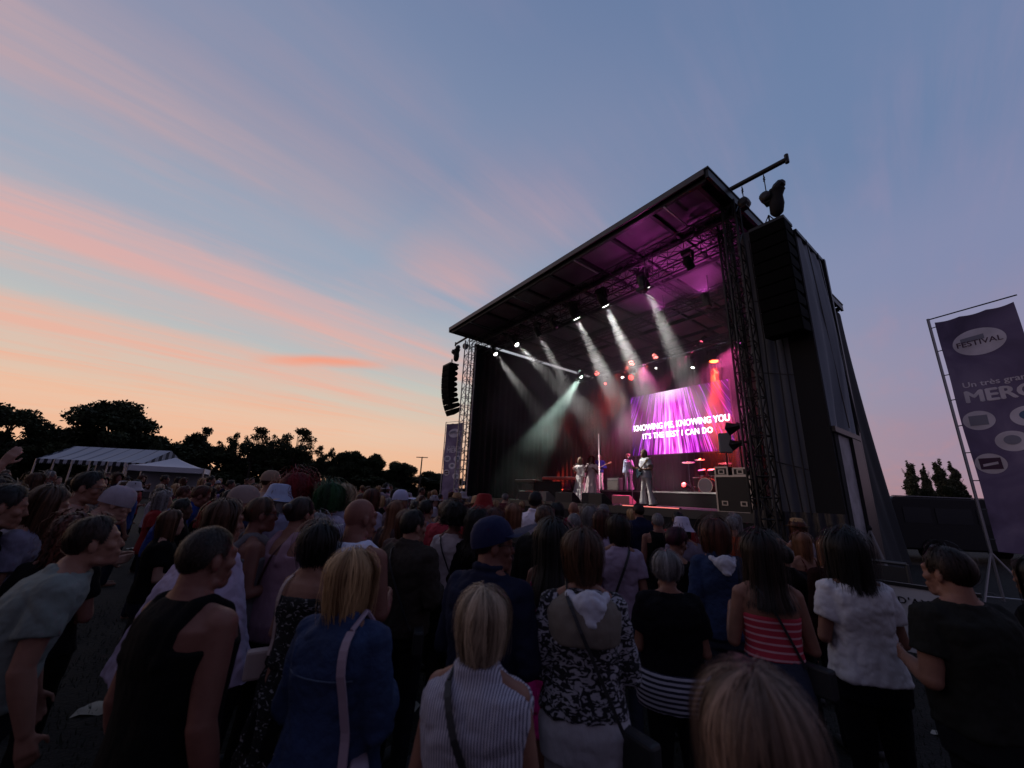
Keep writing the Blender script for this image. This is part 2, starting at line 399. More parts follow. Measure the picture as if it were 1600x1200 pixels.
    for i in range(ns):
        for j in range(ndp):
            s0 = .15+(WID-.4)*i/ns; s1 = .15+(WID-.4)*(i+1)/ns; d0 = .15+10.2*j/ndp; d1 = .15+10.2*(j+1)/ndp
            b = MB(); b.box((-s0-.07, d0+.06, RZ+.04), (-s1+.07, d1-.06, RZ+.075)); b.build('ceiling_panel', cm, stage)
    for j in range(ndp+1):
        d0 = .15+10.2*j/ndp; b = MB(); b.box((.1, d0-.05, RZ-.10), (-WID+.15, d0+.05, RZ+.05)); b.build('purlin', BLACKM, stage)
    for i in range(ns+1):
        s0 = .15+(WID-.4)*i/ns; b = MB(); b.box((-s0+.05, .1, RZ-.04), (-s0-.05, 10.3, RZ+.06)); b.build('rafter', BLACKM, stage)
    # thin bright edges of struts inside the front overhang
    for s in (1.0, 4.2, 7.4, 10.6):
        b = MB(); b.box((-s, .12, RZ-.14), (-s-.035, 1.3, RZ-.105)); b.build('roof_brace', ALU, stage)
    # trusses
    for (p0, p1, w_) in (((.15, 1.45, 9.0), (-WID, 1.45, 9.0), .38), ((.0, 2.1, 8.85), (-WID+.1, 2.1, 8.85), .34), ((-.4, 5.0, 8.95), (-WID+.4, 5.0, 8.95), .36),
                         ((-.4, 8.4, 8.6), (-WID+.4, 8.4, 8.6), .36), ((-.5, 9.6, 9.1), (-WID+.4, 9.6, 9.1), .34)):
        b = MB(); truss(b, p0, p1, w_); b.build('roof_truss', TRUSS, stage)
    for s in (.9, 3.2, 6.4, 9.6, 11.9):
        b = MB(); truss(b, (-s, 1.6, 9.22), (-s, 10.2, 9.22), .22, .02, .011, .45); b.build('cross_truss', TRUSS, stage)
    # towers
    def tower(s, d, ztop, m, w_=.42):
        b = MB(); truss(b, (-s, d, -.1), (-s, d, ztop), w_, .028, .015, .42); return b.build('tower', m, stage)
    tower(-.06, 1.40, 9.3, BLACKM, .30); tower(.36, 1.95, 9.2, BLACKM, .24); tower(WID+.05, 1.35, 9.3, mat('bright_truss', (.30, .30, .32), .35, .6), .42)
    tower(.3, 9.9, 9.2, TRUSS); tower(WID-.3, 9.9, 9.2, TRUSS)
    # hoist beams out of the two front corners
    b = MB(); b.tube((-.25, 1.28, 9.66), (1.42, 1.28, 9.62), .06, 10); b.tube((1.42, 1.28, 9.52), (1.42, 1.28, 9.75), .045); b.tube((-.1, 1.3, 9.2), (-.1, 1.28, 9.7), .05)
    b.build('hoist_beam', BLACKM, stage)
    b = MB(); b.tube((-WID+.2, 1.28, 9.55), (-WID-1.55, 1.28, 9.50), .055, 10); b.tube((-WID-1.55, 1.28, 9.4), (-WID-1.55, 1.28, 9.6), .045); b.build('hoist_beam', BLACKM, stage)
    # guy wires / rods
    b = MB(); b.tube((-.9, 5.0, 9.0), (-.45, 2.4, 1.7), .02, 5); b.build('brace_wire', BLACKM, stage)
    # risers
    b = MB(); b.box((-2.9, 7.0, DZ+.003), (-12.2, 10.25, 2.23)); b.build('riser', mat('riser_black', (.002, .002, .002), 1.0, spec=.0), stage)
    b = MB(); b.box((-2.9, 6.95, 2.19), (-12.2, 6.998, 2.25)); b.build('riser_edge', mat('riser_edge', (.08, .07, .07), .5), stage)
build_stage()

# ------------------------------------------------------------------ LED wall
def led_wall():
    s0, s1, z0, z1, d = 4.15, 9.4, 4.12, 7.32, 10.0
    cx = (s0+s1)/2; W_, H_ = s1-s0, z1-z0
    t = thing('led_wall', SW(cx, d, z0), SROT, 'big LED video wall glowing magenta and violet with two lines of song words', 'video screen')
    b = MB(); b.box((-W_/2-.03, 0, -.03), (W_/2+.03, .12, H_+.03)); b.build('cabinet', BLACKM, t)
    for x in (-W_/2+.4, W_/2-.4):
        b = MB(); b.box((x-.05, .05, -z0+2.24), (x+.05, .12, -.03)); b.build('support_leg', BLACKM, t)
    m = new_mat('led_picture'); q = m.node_tree; Nn = q.nodes; Ll = q.links
    for n in list(Nn): Nn.remove(n)
    def mm(op, a, bb=None, clamp=False):
        n = Nn.new('ShaderNodeMath'); n.operation = op; n.use_clamp = clamp
        for i, v in enumerate((a, bb)):
            if v is None: continue
            if isinstance(v, (int, float)): n.inputs[i].default_value = v
            else: Ll.new(v, n.inputs[i])
        return n.outputs[0]
    tc = Nn.new('ShaderNodeTexCoord'); se = Nn.new('ShaderNodeSeparateXYZ'); Ll.new(tc.outputs['Object'], se.inputs[0])
    # the rays fan out from a point above the top edge
    u = mm('MULTIPLY', mm('DIVIDE', mm('ADD', se.outputs[0], .25), mm('SUBTRACT', 7.6, se.outputs[2])), 2.1); u2 = mm('MULTIPLY', u, 1)
    def nz(sx_, sz_, det, off):
        c = Nn.new('ShaderNodeCombineXYZ'); Ll.new(mm('MULTIPLY', u, sx_), c.inputs[0]); Ll.new(mm('MULTIPLY', se.outputs[2], sz_), c.inputs[1]); c.inputs[2].default_value = off
        n = Nn.new('ShaderNodeTexNoise'); n.inputs['Detail'].default_value = det; n.inputs['Scale'].default_value = 1; Ll.new(c.outputs[0], n.inputs[0]); return n.outputs[0]
    a1 = nz(17, .22, 2, 0); a2 = nz(48, .8, 1, 5); a3 = nz(7, .1, 1, 9); a4 = nz(110, .9, 0, 3)
    def rmp(st, f, ip='LINEAR'):
        n = Nn.new('ShaderNodeValToRGB'); n.color_ramp.interpolation = ip
        while len(n.color_ramp.elements) < len(st): n.color_ramp.elements.new(.5)
        for e, (p, c) in zip(n.color_ramp.elements, st): e.position = p; e.color = lin(c)
        Ll.new(f, n.inputs[0]); return n.outputs[0]
    cen = mm('SUBTRACT', 1, mm('MULTIPLY', mm('ABSOLUTE', mm('SUBTRACT', u, .02)), 1.7), True)
    val = mm('ADD', mm('MULTIPLY', a1, .62), mm('MULTIPLY', a2, .42)); val = mm('ADD', val, mm('MULTIPLY', mm('SUBTRACT', cen, .5), .16)); val = mm('ADD', .52, mm('MULTIPLY', mm('SUBTRACT', val, .55), 1.7))
    edge = rmp([(.34, (12, 4, 34)), (.44, (50, 16, 120)), (.50, (150, 30, 180)), (.57, (170, 80, 235)), (.64, (190, 140, 255)), (.73, (235, 215, 255))], val)
    core = rmp([(.36, (90, 0, 100)), (.45, (205, 10, 175)), (.53, (240, 70, 225)), (.61, (246, 92, 232)), (.76, (255, 190, 255))], val)
    mx = Nn.new('ShaderNodeMix'); mx.data_type = 'RGBA'; Ll.new(mm('MULTIPLY', cen, mm('ADD', .35, a3), True), mx.inputs[0]); Ll.new(edge, mx.inputs[6]); Ll.new(core, mx.inputs[7])
    # hot glow at the top centre
    hot = mm('MULTIPLY', mm('SUBTRACT', 1, mm('MULTIPLY', mm('ABSOLUTE', mm('ADD', se.outputs[0], .3)), .9), True), mm('MULTIPLY', mm('SUBTRACT', se.outputs[2], 2.5), 1.5, True), True)
    mx2 = Nn.new('ShaderNodeMix'); mx2.data_type = 'RGBA'; Ll.new(hot, mx2.inputs[0]); Ll.new(mx.outputs[2], mx2.inputs[6]); mx2.inputs[7].default_value = lin((255, 235, 255))
    em = Nn.new('ShaderNodeEmission'); em.inputs['Strength'].default_value = 1.6; Ll.new(mx2.outputs[2], em.inputs[0])
    ou = Nn.new('ShaderNodeOutputMaterial'); Ll.new(em.outputs[0], ou.inputs[0])
    b = MB(); b.quad((-W_/2, -.004, 0), (W_/2, -.004, 0), (W_/2, -.004, H_), (-W_/2, -.004, H_)); b.build('display', m, t)
    wm = mat('led_letter', (.9, .9, .9), .5, emit=(1, .97, 1), estr=2.6)
    put(text_mesh('KNOWING ME, KNOWING YOU', .44, 'lyric_line', .0004, .011, wm, .785), 'lyric_line', t, (.02, -.02, 1.30))
    put(text_mesh("IT'S THE BEST I CAN DO", .39, 'lyric_line', .0004, .010, wm, .80, 1.10), 'lyric_line', t, (-.12, -.02, .84))
led_wall()
# ------------------------------------------------------------------ show lights
def aimvec(a, b): return (Vector(b)-Vector(a)).normalized()
def spot(parent, pos, dirv, color, energy, ang, blend=.5, rad=.10):
    ld = bpy.data.lights.new('lamp_light', 'SPOT'); ld.energy = energy; ld.color = color; ld.spot_size = R(ang); ld.spot_blend = blend; ld.shadow_soft_size = rad
    o = bpy.data.objects.new('lamp_light', ld); sc.collection.objects.link(o); o.parent = parent
    o.location = Vector(pos)+Vector(dirv)*.03; o.rotation_euler = Vector(dirv).to_track_quat('-Z', 'Y').to_euler(); return o
def fixture(sdz, tgt, color, lens_col, energy, ang, label, size=1.0, estr=6.0, floor=False, group=None, hang=.30):
    """a moving-head lamp: sdz is the lens centre (stage coordinates)"""
    P = Vector(SW(*sdz)); T = Vector(SW(*tgt)); dv = (T-P).normalized(); k = size
    sgn = -1 if floor else 1
    up = Vector((0, 0, 1))
    pivot = P-dv*.20*k
    base = pivot+up*sgn*hang
    t = thing('stage_light', tuple(base+up*sgn*.05), 0, label, 'stage light', group)
    Li = t.location.copy()
    b = MB(); Mr = Matrix.Rotation(SROT, 3, 'Z'); b.obox(base-Li, Mr, .15*k, .12*k, .055*k)
    if not floor: b.tube(base-Li+up*.05, base-Li+up*.16, .025)
    b.build('base', BLACKM, t, bevel=.01)
    side = dv.cross(up); side = side.normalized() if side.length > .05 else Vector((1, 0, 0))
    b = MB()
    for q in (-1, 1): b.tube(pivot-Li+side*.15*k*q, base-Li+side*.13*k*q, .028*k, 6)
    b.tube(base-Li-side*.14*k, base-Li+side*.14*k, .03*k, 6)
    b.build('yoke', BLACKM, t)
    b = MB(); b.lathe(P-dv*.40*k-Li, dv, [(.06*k, 0), (.10*k, .04*k), (.125*k, .18*k), (.115*k, .30*k), (.125*k, .36*k), (.13*k, .40*k), (.115*k, .402*k), (.112*k, .385*k)], 16)
    b.build('head', BLACKM, t, smooth=False)
    if lens_col:
        lm = mat('lit_lens', (.8, .8, .8), .3, emit=lens_col, estr=estr)
    else: lm = mat('dark_lens', (.02, .02, .02), .1)
    b = MB(); b.lathe(P-dv*.008-Li, dv, [(.108*k, 0), (.10*k, .012*k), (.05*k, .022*k)], 16); b.build('lens', lm, t, smooth=True)
    if energy: spot(t, P-Li+dv*.03, dv, color, energy, ang)
    return t
WHT = (1, .97, .92); RED = (1, .06, .03); MAG = (1, .12, .75); GRN = (.72, 1, .86)
BEAM = 1.0
fixture((2.92, 2.05, 8.42), (2.9, 6.9, 2.2), WHT, WHT, 11000*BEAM, 15, 'white stage light on the front truss, nearest the right speaker wing', 1.3, 9)
fixture((4.57, 2.05, 8.42), (4.3, 6.7, 2.0), WHT, WHT, 11000*BEAM, 15, 'white stage light on the front truss, second from the right speaker wing', 1.3, 9)
fixture((5.95, 2.05, 8.42), (5.6, 6.6, 2.0), WHT, WHT, 11000*BEAM, 15, 'white stage light on the front truss, third from the right speaker wing', 1.3, 9)
fixture((8.10, 2.05, 8.40), (9.0, 7.8, 3.2), WHT, WHT, 4200, 13, 'white stage light with no clear beam, fourth from the right wing')
fixture((9.62, 2.05, 8.40), (4.3, 3.5, 2.8), WHT, WHT, 6000, 12, 'white stage light on the front truss, second from the left tower')
fixture((11.3, 2.05, 8.40), (7.2, 3.9, 2.6), WHT, WHT, 4200, 12, 'white stage light hanging nearest the left tower')
fixture((7.1, 2.05, 8.40), (4.2, 3.7, 2.6), WHT, None, 0, 11, 'unlit stage light hanging between the third and fourth lit ones')
fixture((1.4, 2.05, 8.40), (1.2, 4, 6), WHT, None, 0, 11, 'unlit stage light at the dark corner beside the right tower')
fixture((11.3, 8.0, 8.55), (10.5, 4.3, 4.3), GRN, GRN, 11000*BEAM, 18, 'stage light throwing the broad pale green beam to the left', 1.0, 30)
fixture((4.43, 9.45, 8.10), (4.43, 9.3, 6.0), (1, .05, .012), (1, .10, .02), 60000, 26, 'glowing orange-red stage light just above the video wall', 1.7, 14)
fixture((8.75, 9.3, 9.05), (8.5, 6.5, 6.6), RED, (1, .25, .22), 6000, 17, 'red stage light with short beam, above the left end of video wall', 1.5, 5)
fixture((7.30, 9.3, 9.05), (7.9, 6.9, 6.6), RED, (1, .25, .22), 6000, 17, 'red stage light with slanting beam, highest of the round red ones', 1.5, 5)
fixture((11.2, 9.3, 9.0), (9.5, 2, 4), RED, (1, .12, .10), 0, 13, 'round red lens farthest to the left among the red ones', 1.4, 4)
fixture((8.75, 9.2, 8.2), (7, 2, 4), RED, (1, .06, .05), 0, 13, 'small deep red lens under the pair of round red lamps', 1.4, 3)
fixture((10.5, 9.2, 8.2), (8, 2, 4), RED, (1, .06, .05), 0, 13, 'small deep red lens low on the left of the rear truss', .8, 2.5)
fixture((4.85, 9.3, 9.15), (6.0, 8.0, 7.2), (1, .08, .25), (1, .1, .2), 4000, 12, 'faint pinkish-red stage light high above the orange one', .9, 3)
fixture((8.55, 8.2, 7.95), (8.5, 8.1, 4.5), WHT, WHT, 2600, 14, 'small white lamp with thin beam left of the video wall', .7, 30)
fixture((4.80, 8.2, 7.60), (5.4, 7.9, 4.5), WHT, WHT, 2600, 14, 'small white lamp with thin beam over the video wall', .7, 20)
fixture((6.6, 8.2, 8.0), (5, 2, 4), WHT, WHT, 0, 14, 'tiny white pinpoint lamp between the red lamps and screen', .35, 20)
for s, z in ((11.9, 8.3), (10.9, 8.35)):
    fixture((s, 7.4, z), (s-2, 1, 4), WHT, None, 0, 14, 'unlit stage light dimly seen near the pale green beam'+(' and the side curtain' if s > 11.5 else ''), .9)
# magenta wash from the deck upwards and from the rear truss
for s_, d_, e_, l_ in ((1.7, 3.3, 95, 'magenta lamp hung under the roof nearest the right tower, shining up'), (3.3, 3.4, 60, 'magenta lamp hung under the roof farther along, shining up'), (2.4, 1.0, 28, 'magenta lamp under the front overhang of the roof')):
    t = fixture((s_, d_, 8.15), (s_+.1, d_-.1, 9.3), MAG, MAG, e_, 150, l_, .9, 4, floor=True, hang=.22)
    b = MB(); b.tube((.12, .0, -.02), (.12, .0, 1.12), .018, 6); b.tube((0, 0, -.04), (.12, 0, -.02), .02, 6); b.build('drop_bar', BLACKM, t)
fixture((3.2, 9.2, 8.6), (5.2, 8.6, 4.5), (1, .10, .40), MAG, 5200, 66, 'magenta wash light high behind the right end of video wall', 1.0, 3)
fixture((7.9, 9.2, 8.7), (6.8, 8.2, 4.0), (1, .15, .5), (.9, .3, .7), 2200, 60, 'dim pink wash light high over the left end of video wall', .9, 2)
fixture((5.3, 7.6, 2.55), (5.6, 2.0, 4.2), RED, (1, .05, .05), 60, 40, 'small round red floor lamp on the riser beside the drum kit', .9, 7, floor=True, hang=.18)
fixture((12.0, 6.2, 2.0), (12.3, 8.6, 2.6), RED, (1, .05, .05), 1500, 70, 'red floor lamp lighting the foot of the side curtain', .8, 5, floor=True, hang=.16)
# drifting theatre smoke that fills the stage
def smoke():
    b = MB(); b.box((-.45, 1.95, DZ+.03), (-12.15, 10.2, 9.15)); o = b.build('stage_smoke', None); o.location = tuple(SO); o.rotation_euler = (0, 0, SROT)
    m = new_mat('theatre_smoke'); t = m.node_tree
    for n in list(t.nodes): t.nodes.remove(n)
    v = t.nodes.new('ShaderNodeVolumePrincipled'); v.inputs['Color'].default_value = (.92, .92, .94, 1); v.inputs['Anisotropy'].default_value = .1
    tcn = t.nodes.new('ShaderNodeTexCoord'); nn = t.nodes.new('ShaderNodeTexNoise'); nn.inputs['Scale'].default_value = .5; nn.inputs['Detail'].default_value = 2; nn.inputs['Roughness'].default_value = .5; nn.inputs['Distortion'].default_value = .2
    t.links.new(tcn.outputs['Object'], nn.inputs[0])
    mr = t.nodes.new('ShaderNodeMapRange'); mr.inputs[1].default_value = .38; mr.inputs[2].default_value = .68; mr.inputs[3].default_value = .010; mr.inputs[4].default_value = .085
    t.links.new(nn.outputs[0], mr.inputs[0]); sz = t.nodes.new('ShaderNodeSeparateXYZ'); t.links.new(tcn.outputs['Object'], sz.inputs[0])
    hz = t.nodes.new('ShaderNodeMapRange'); hz.interpolation_type = 'SMOOTHSTEP'; hz.inputs[1].default_value = 3.4; hz.inputs[2].default_value = 5.8; hz.inputs[3].default_value = .10; hz.inputs[4].default_value = 1.0
    t.links.new(sz.outputs[2], hz.inputs[0]); mu = t.nodes.new('ShaderNodeMath'); mu.operation = 'MULTIPLY'; t.links.new(mr.outputs[0], mu.inputs[0]); t.links.new(hz.outputs[0], mu.inputs[1])
    t.links.new(mu.outputs[0], v.inputs['Density'])
    o_ = t.nodes.new('ShaderNodeOutputMaterial'); t.links.new(v.outputs[0], o_.inputs['Volume']); o.data.materials.append(m)
    o['kind'] = 'stuff'; o['label'] = 'thin theatre smoke drifting under the stage roof'
smoke()

# ------------------------------------------------------------------ speakers and hoists
def line_array(s, d, ztop, n, label, wdt=.78, h=.30, curve=.025, tilt0=0.0):
    t = thing('line_array', SW(s, d, ztop), SROT, label, 'loudspeaker')
    b = MB(); b.box((-wdt/2, -.30, .0), (wdt/2, .22, .07)); b.tube((0, 0, .05), (0, 0, .42), .018); b.tube((-.2, 0, .05), (0, 0, .42), .012); b.tube((.2, 0, .05), (0, 0, .42), .012)
    b.build('rigging_frame', BLACKM, t)
    grille = mat('speaker_grille', (.004, .004, .004), .9, spec=.1, bump=.5, bscale=60); body = mat('speaker_box', (.004, .004, .004), .9, spec=.1)
    y, z, a = -.30, -.01, tilt0
    for i in range(n):
        Mx = Matrix.Rotation(a, 3, 'X'); o_ = Vector((0, y, z))
        pr = [(0, 0), (.46, -.045), (.52, -.045-.10), (.46, -h+.05), (0, -h+.015)]      # side outline: deep front, tapering to the rear
        v = []; 
        for x in (-wdt/2, wdt/2): v += [tuple(o_+Mx@Vector((x, p, q))) for p, q in pr]
        b = MB(); b.add(v, [(0, 1, 2, 3, 4), (9, 8, 7, 6, 5)]+[(i_, (i_+1) % 5+0, 5+(i_+1) % 5, 5+i_)[::-1] for i_ in range(5)])
        c = b.build('speaker_cabinet', body, t, bevel=.008)
        b = MB(); b.add([tuple(o_+Mx@Vector((x, -.012, q))) for x, q in ((-wdt/2+.02, -.02), (wdt/2-.02, -.02), (wdt/2-.02, -h+.03), (-wdt/2+.02, -h+.03))]+[tuple(o_+Mx@Vector((x, -.002, q))) for x, q in ((-wdt/2+.02, -.02), (wdt/2-.02, -.02), (wdt/2-.02, -h+.03), (-wdt/2+.02, -h+.03))],
              [(0, 1, 2, 3), (4, 7, 6, 5), (0, 4, 5, 1), (1, 5, 6, 2), (2, 6, 7, 3), (3, 7, 4, 0)][::1]); b.build('grille', grille, c)
        nx = o_+Mx@Vector((0, 0, -h)); y, z = nx.y, nx.z; a += curve*(.4+i*.28)
    return t
line_array(-.88, 1.32, 8.02, 9, 'tall black line array loudspeaker hung in front of the grey speaker wing', .72, .295, .006, .0)
line_array(WID+1.55, 1.15, 8.22, 9, 'curved black line array loudspeaker hung beyond the far left tower', .80, .30, .05, -.02)
def hoist(s, d, z0, z1, label, big=False):
    P = SW(s, d, z1); t = thing('chain_hoist', P, SROT, label, 'chain hoist')
    b = MB(); b.tube((0, 0, -.02), (0, 0, z0-z1), .012, 5)
    for k in range(4): b.tube((.0, 0, z0-z1-.05-.03*k), (.012*(-1)**k, 0, z0-z1-.10-.03*k), .016, 5)
    b.build('chain', BLACKM, t)
    b = MB(); b.lathe((0, -.14 if not big else -.2, -.17), (0, 1, 0), [(.07, 0), (.12, .03), (.13, .14), (.12, .25), (.06, .28)], 14); b.box((-.07, -.1, -.32), (.07, .1, -.05))
    b.build('motor', mat('hoist_body', (.03, .03, .03), .5), t, bevel=.01)
    if big:
        b = MB(); b.lathe((.13, 0, -.72), (.12, 0, 1), [(.06, 0), (.13, .08), (.15, .3), (.12, .5), (.15, .62), (.17, .66)], 10); b.build('chain_bag', mat('chain_bag', (.02, .02, .02), .9, bump=.6, bscale=8), t, smooth=True)
        b = MB(); b.lathe((.16, 0, -.05), (.5, 0, .35), [(.09, 0), (.12, .08), (.11, .2), (.05, .26)], 10); b.build('hood', BLACKM, t)
    return t
hoist(-.43, 1.28, 9.55, 9.22, 'small round chain hoist next to the roof corner')
hoist(-.92, 1.28, 9.55, 9.02, 'large chain hoist with bag above the tall line array', True)
hoist(WID+.45, 1.28, 9.4, 9.25, 'round chain hoist beside the far left tower top')
hoist(WID+1.5, 1.28, 9.4, 9.2, 'chain hoist with bag above the curved line array', True)

# ------------------------------------------------------------------ things on the deck
def wedge(s, d, rz, label, m=None, w_=.6, z=None):
    z = DZ if z is None else z
    t = thing('stage_monitor', SW(s, d, z), SROT+rz, label, 'stage monitor')
    h, dp = .36, .46; v = []
    for x in (-w_/2, w_/2): v += [(x, -dp/2, 0), (x, dp/2, 0), (x, dp/2, .10), (x, -dp/2+.10, h), (x, -dp/2, h-.03)]
    b = MB(); b.add(v, [(0, 1, 2, 3, 4)[::-1], (5, 6, 7, 8, 9)]+[(i, (i+1) % 5, 5+(i+1) % 5, 5+i) for i in range(5)]); b.build('cabinet', m or mat('monitor_box', (.03, .03, .032), .6), t, bevel=.012)
    b = MB(); b.add([(-w_/2+.03, dp/2+.004, .13), (w_/2-.03, dp/2+.004, .13), (w_/2-.03, -dp/2+.13, h+.003), (-w_/2+.03, -dp/2+.13, h+.003)], [(0, 1, 2, 3)]); b.build('grille', mat('speaker_grille', (.02, .02, .022), .6, bump=.5, bscale=60), t)
    return t
wedge(8.7, 2.2, .3, 'grey stage monitor nearest the red keyboard'); wedge(7.55, 2.15, -.2, 'pale grey stage monitor between keyboards and the singers in gowns', mat('pale_box', (.16, .15, .15), .6))
wedge(6.5, 2.15, .1, 'dark stage monitor in front of the singers in white gowns', None, .75); wedge(5.1, 2.2, -.1, 'dark stage monitor left of the guitarist in white'); wedge(5.6, 2.4, .3, 'second dark stage monitor turned a little, before the gowns')
wedge(7.3, 6.3, 0, 'monitor box tinted as if lit red, on the deck before the riser', mat('painted_red_light_box', (.55, .32, .30), .5), .9)  # red stage light on this box is put into its base colour
def flight_case(s, d, w_, dp, h, z, rz, label, metal=ALU, handles=2):
    t = thing('flight_case', SW(s, d, z), SROT+rz, label, 'flight case')
    b = MB(); b.box((-w_/2, -dp/2, .012), (w_/2, dp/2, h-.012)); b.build('body', mat('case_board', (.012, .012, .013), .5), t)
    b = MB(); e = .018
    for x in (-w_/2, w_/2):
        for y in (-dp/2, dp/2): b.box((x-e, y-e, 0), (x+e, y+e, h))
        for z_ in (0, h): b.box((x-e*.9, -dp/2, z_-e), (x+e*.9, dp/2, z_+e))
    for y in (-dp/2, dp/2):
        for z_ in (0, h): b.box((-w_/2, y-e*.9, z_-e*1.1), (w_/2, y+e*.9, z_+e*1.1))
    b.build('edging', metal, t)
    for k in range(handles):
        x = (k-(handles-1)/2)*w_*.55; b = MB(); b.box((x-.075, -dp/2-.015, h*.18), (x+.075, -dp/2-.003, h*.18+.11)); hh = b.build('latch', metal, t)
        b = MB(); b.box((x-.045, -dp/2-.018, h*.18+.02), (x+.045, -dp/2-.0151, h*.18+.09)); b.build('recess', BLACKM, hh)
    return t
flight_case(1.05, 2.65, .80, .6, .86, DZ, 0, 'large black flight case with aluminium edges by the right tower')
flight_case(1.30, 2.6, .30, .45, .20, DZ+.88, 0, 'small rack case lying on the large flight case, towards the drums', ALU, 1)
flight_case(.86, 2.62, .32, .45, .17, DZ+.88, 0, 'small rack case lying on the large flight case, towards the tower', ALU, 1)
# grey speaker and flood lamps on a stand behind the cases
t = thing('pole_speaker', SW(1.55, 3.3, DZ), SROT+.5, 'pale grey speaker panel raised on a thin pole beside the floodlights', 'loudspeaker')
b = MB(); b.box((-.16, -.12, 1.55), (.16, .1, 2.08)); b.build('cabinet', mat('grey_speaker', (.32, .32, .32), .6), t, bevel=.02)
b = MB(); b.tube((0, 0, 0.0), (0, 0, 1.56), .02); b.tube((0, 0, .35), (.3, 0, .0), .012); b.tube((0, 0, .35), (-.2, .22, .0), .012); b.tube((0, 0, .35), (-.2, -.22, .0), .012); b.build('pole', BLACKM, t)
t = thing('floodlight_stand', SW(1.05, 3.0, DZ), SROT, 'two black floodlights with flaps on one tall stand above the cases', 'floodlight')
b = MB(); b.tube((0, 0, 0), (0, 0, 2.3), .022); b.tube((0, 0, .35), (.3, 0, .0), .012); b.tube((0, 0, .35), (-.2, .25, .0), .012); b.tube((0, 0, .35), (-.2, -.25, .0), .012); b.build('pole', BLACKM, t)
for z, k in ((2.2, 1.0), (1.75, .85)):
    b = MB(); b.lathe((.08, 0, z), (-1, .05, -.18), [(.08*k, 0), (.09*k, .05), (.10*k, .14), (.19*k, .34*k)], 4); b.tube((.0, 0, z), (.12, 0, z), .03); b.build('floodlight', BLACKM, t)
def keyboard(s, d, w_, h, label, top, rz=0):
    t = thing('keyboard', SW(s, d, DZ), SROT+rz, label, 'keyboard')
    b = MB(); b.box((-w_/2, -.17, h), (w_/2, .17, h+.10)); b.build('case', top, t, bevel=.01)
    b = MB(); b.box((-w_/2+.05, -.168, h+.101), (w_/2-.05, -.02, h+.112)); b.build('keys', mat('ivory', (.6, .6, .58), .4), t)
    b = MB()
    b.tube((-w_/2+.15, 0, h/2), (w_/2-.15, 0, h/2), .02)
    for x in (-w_/2+.15, w_/2-.15): b.tube((x, -.2, 0), (x, .2, h), .02); b.tube((x, .2, 0), (x, -.2, h), .02)
    b.build('stand', BLACKM, t)
keyboard(9.8, 3.0, 1.3, .72, 'black keyboard on a crossed stand, nearest the side curtain', BLACKM)
keyboard(8.3, 3.5, 1.5, .85, 'red keyboard on a stand in the middle left of the deck', mat('red_gloss', (.35, .02, .02), .3), .25)
t = thing('grand_desk', SW(8.5, 3.0, DZ), SROT, 'black draped keyboard desk below the red keyboard', 'desk')
b = MB(); b.box((-.8, -.03, .0), (.8, .03, .74)); b.box((-.82, -.05, .742), (.82, .35, .76)); b.build('desk_top', BLACKF, t)
def mic_stand(s, d, label, h=1.5, z=DZ):
    t = thing('microphone_stand', SW(s, d, z), SROT, label, 'microphone stand')
    b = MB(); b.lathe((0, 0, 0), (0, 0, 1), [(.12, 0), (.12, .02), (.02, .03)], 14); b.tube((0, 0, .02), (0, 0, h-.1), .009); b.build('stand', STEEL, t)
    b = MB(); b.tube((0, 0, h-.1), (-.0, -.08, h+.03), .012); b.lathe((0, -.08, h+.02), (0, -1, .8), [(.018, 0), (.027, .03), (.02, .06)], 10); b.build('microphone', BLACKM, t)
mic_stand(4.6, 3.2, 'straight microphone stand beside the guitarist in white'); mic_stand(9.9, 7.5, 'microphone stand on the riser at the musician in blue', 1.5, 2.235); mic_stand(7.8, 7.6, 'microphone stand on the riser next to the singer in silver', 1.5, 2.235)
t = thing('light_tube', SW(9.45, 7.3, 2.235), SROT, 'thin upright white light tube on the riser behind the gowns', 'light tube')
b = MB(); b.lathe((0, 0, 0), (0, 0, 1), [(.14, 0), (.14, .03), (.02, .05)], 12); b.build('base', BLACKM, t)
b = MB(); b.tube((0, 0, .05), (0, 0, 2.75), .028, 8, .018); b.build('tube', mat('white_tube', (.75, .73, .7), .5, emit=(1, .9, .85), estr=.35), t)
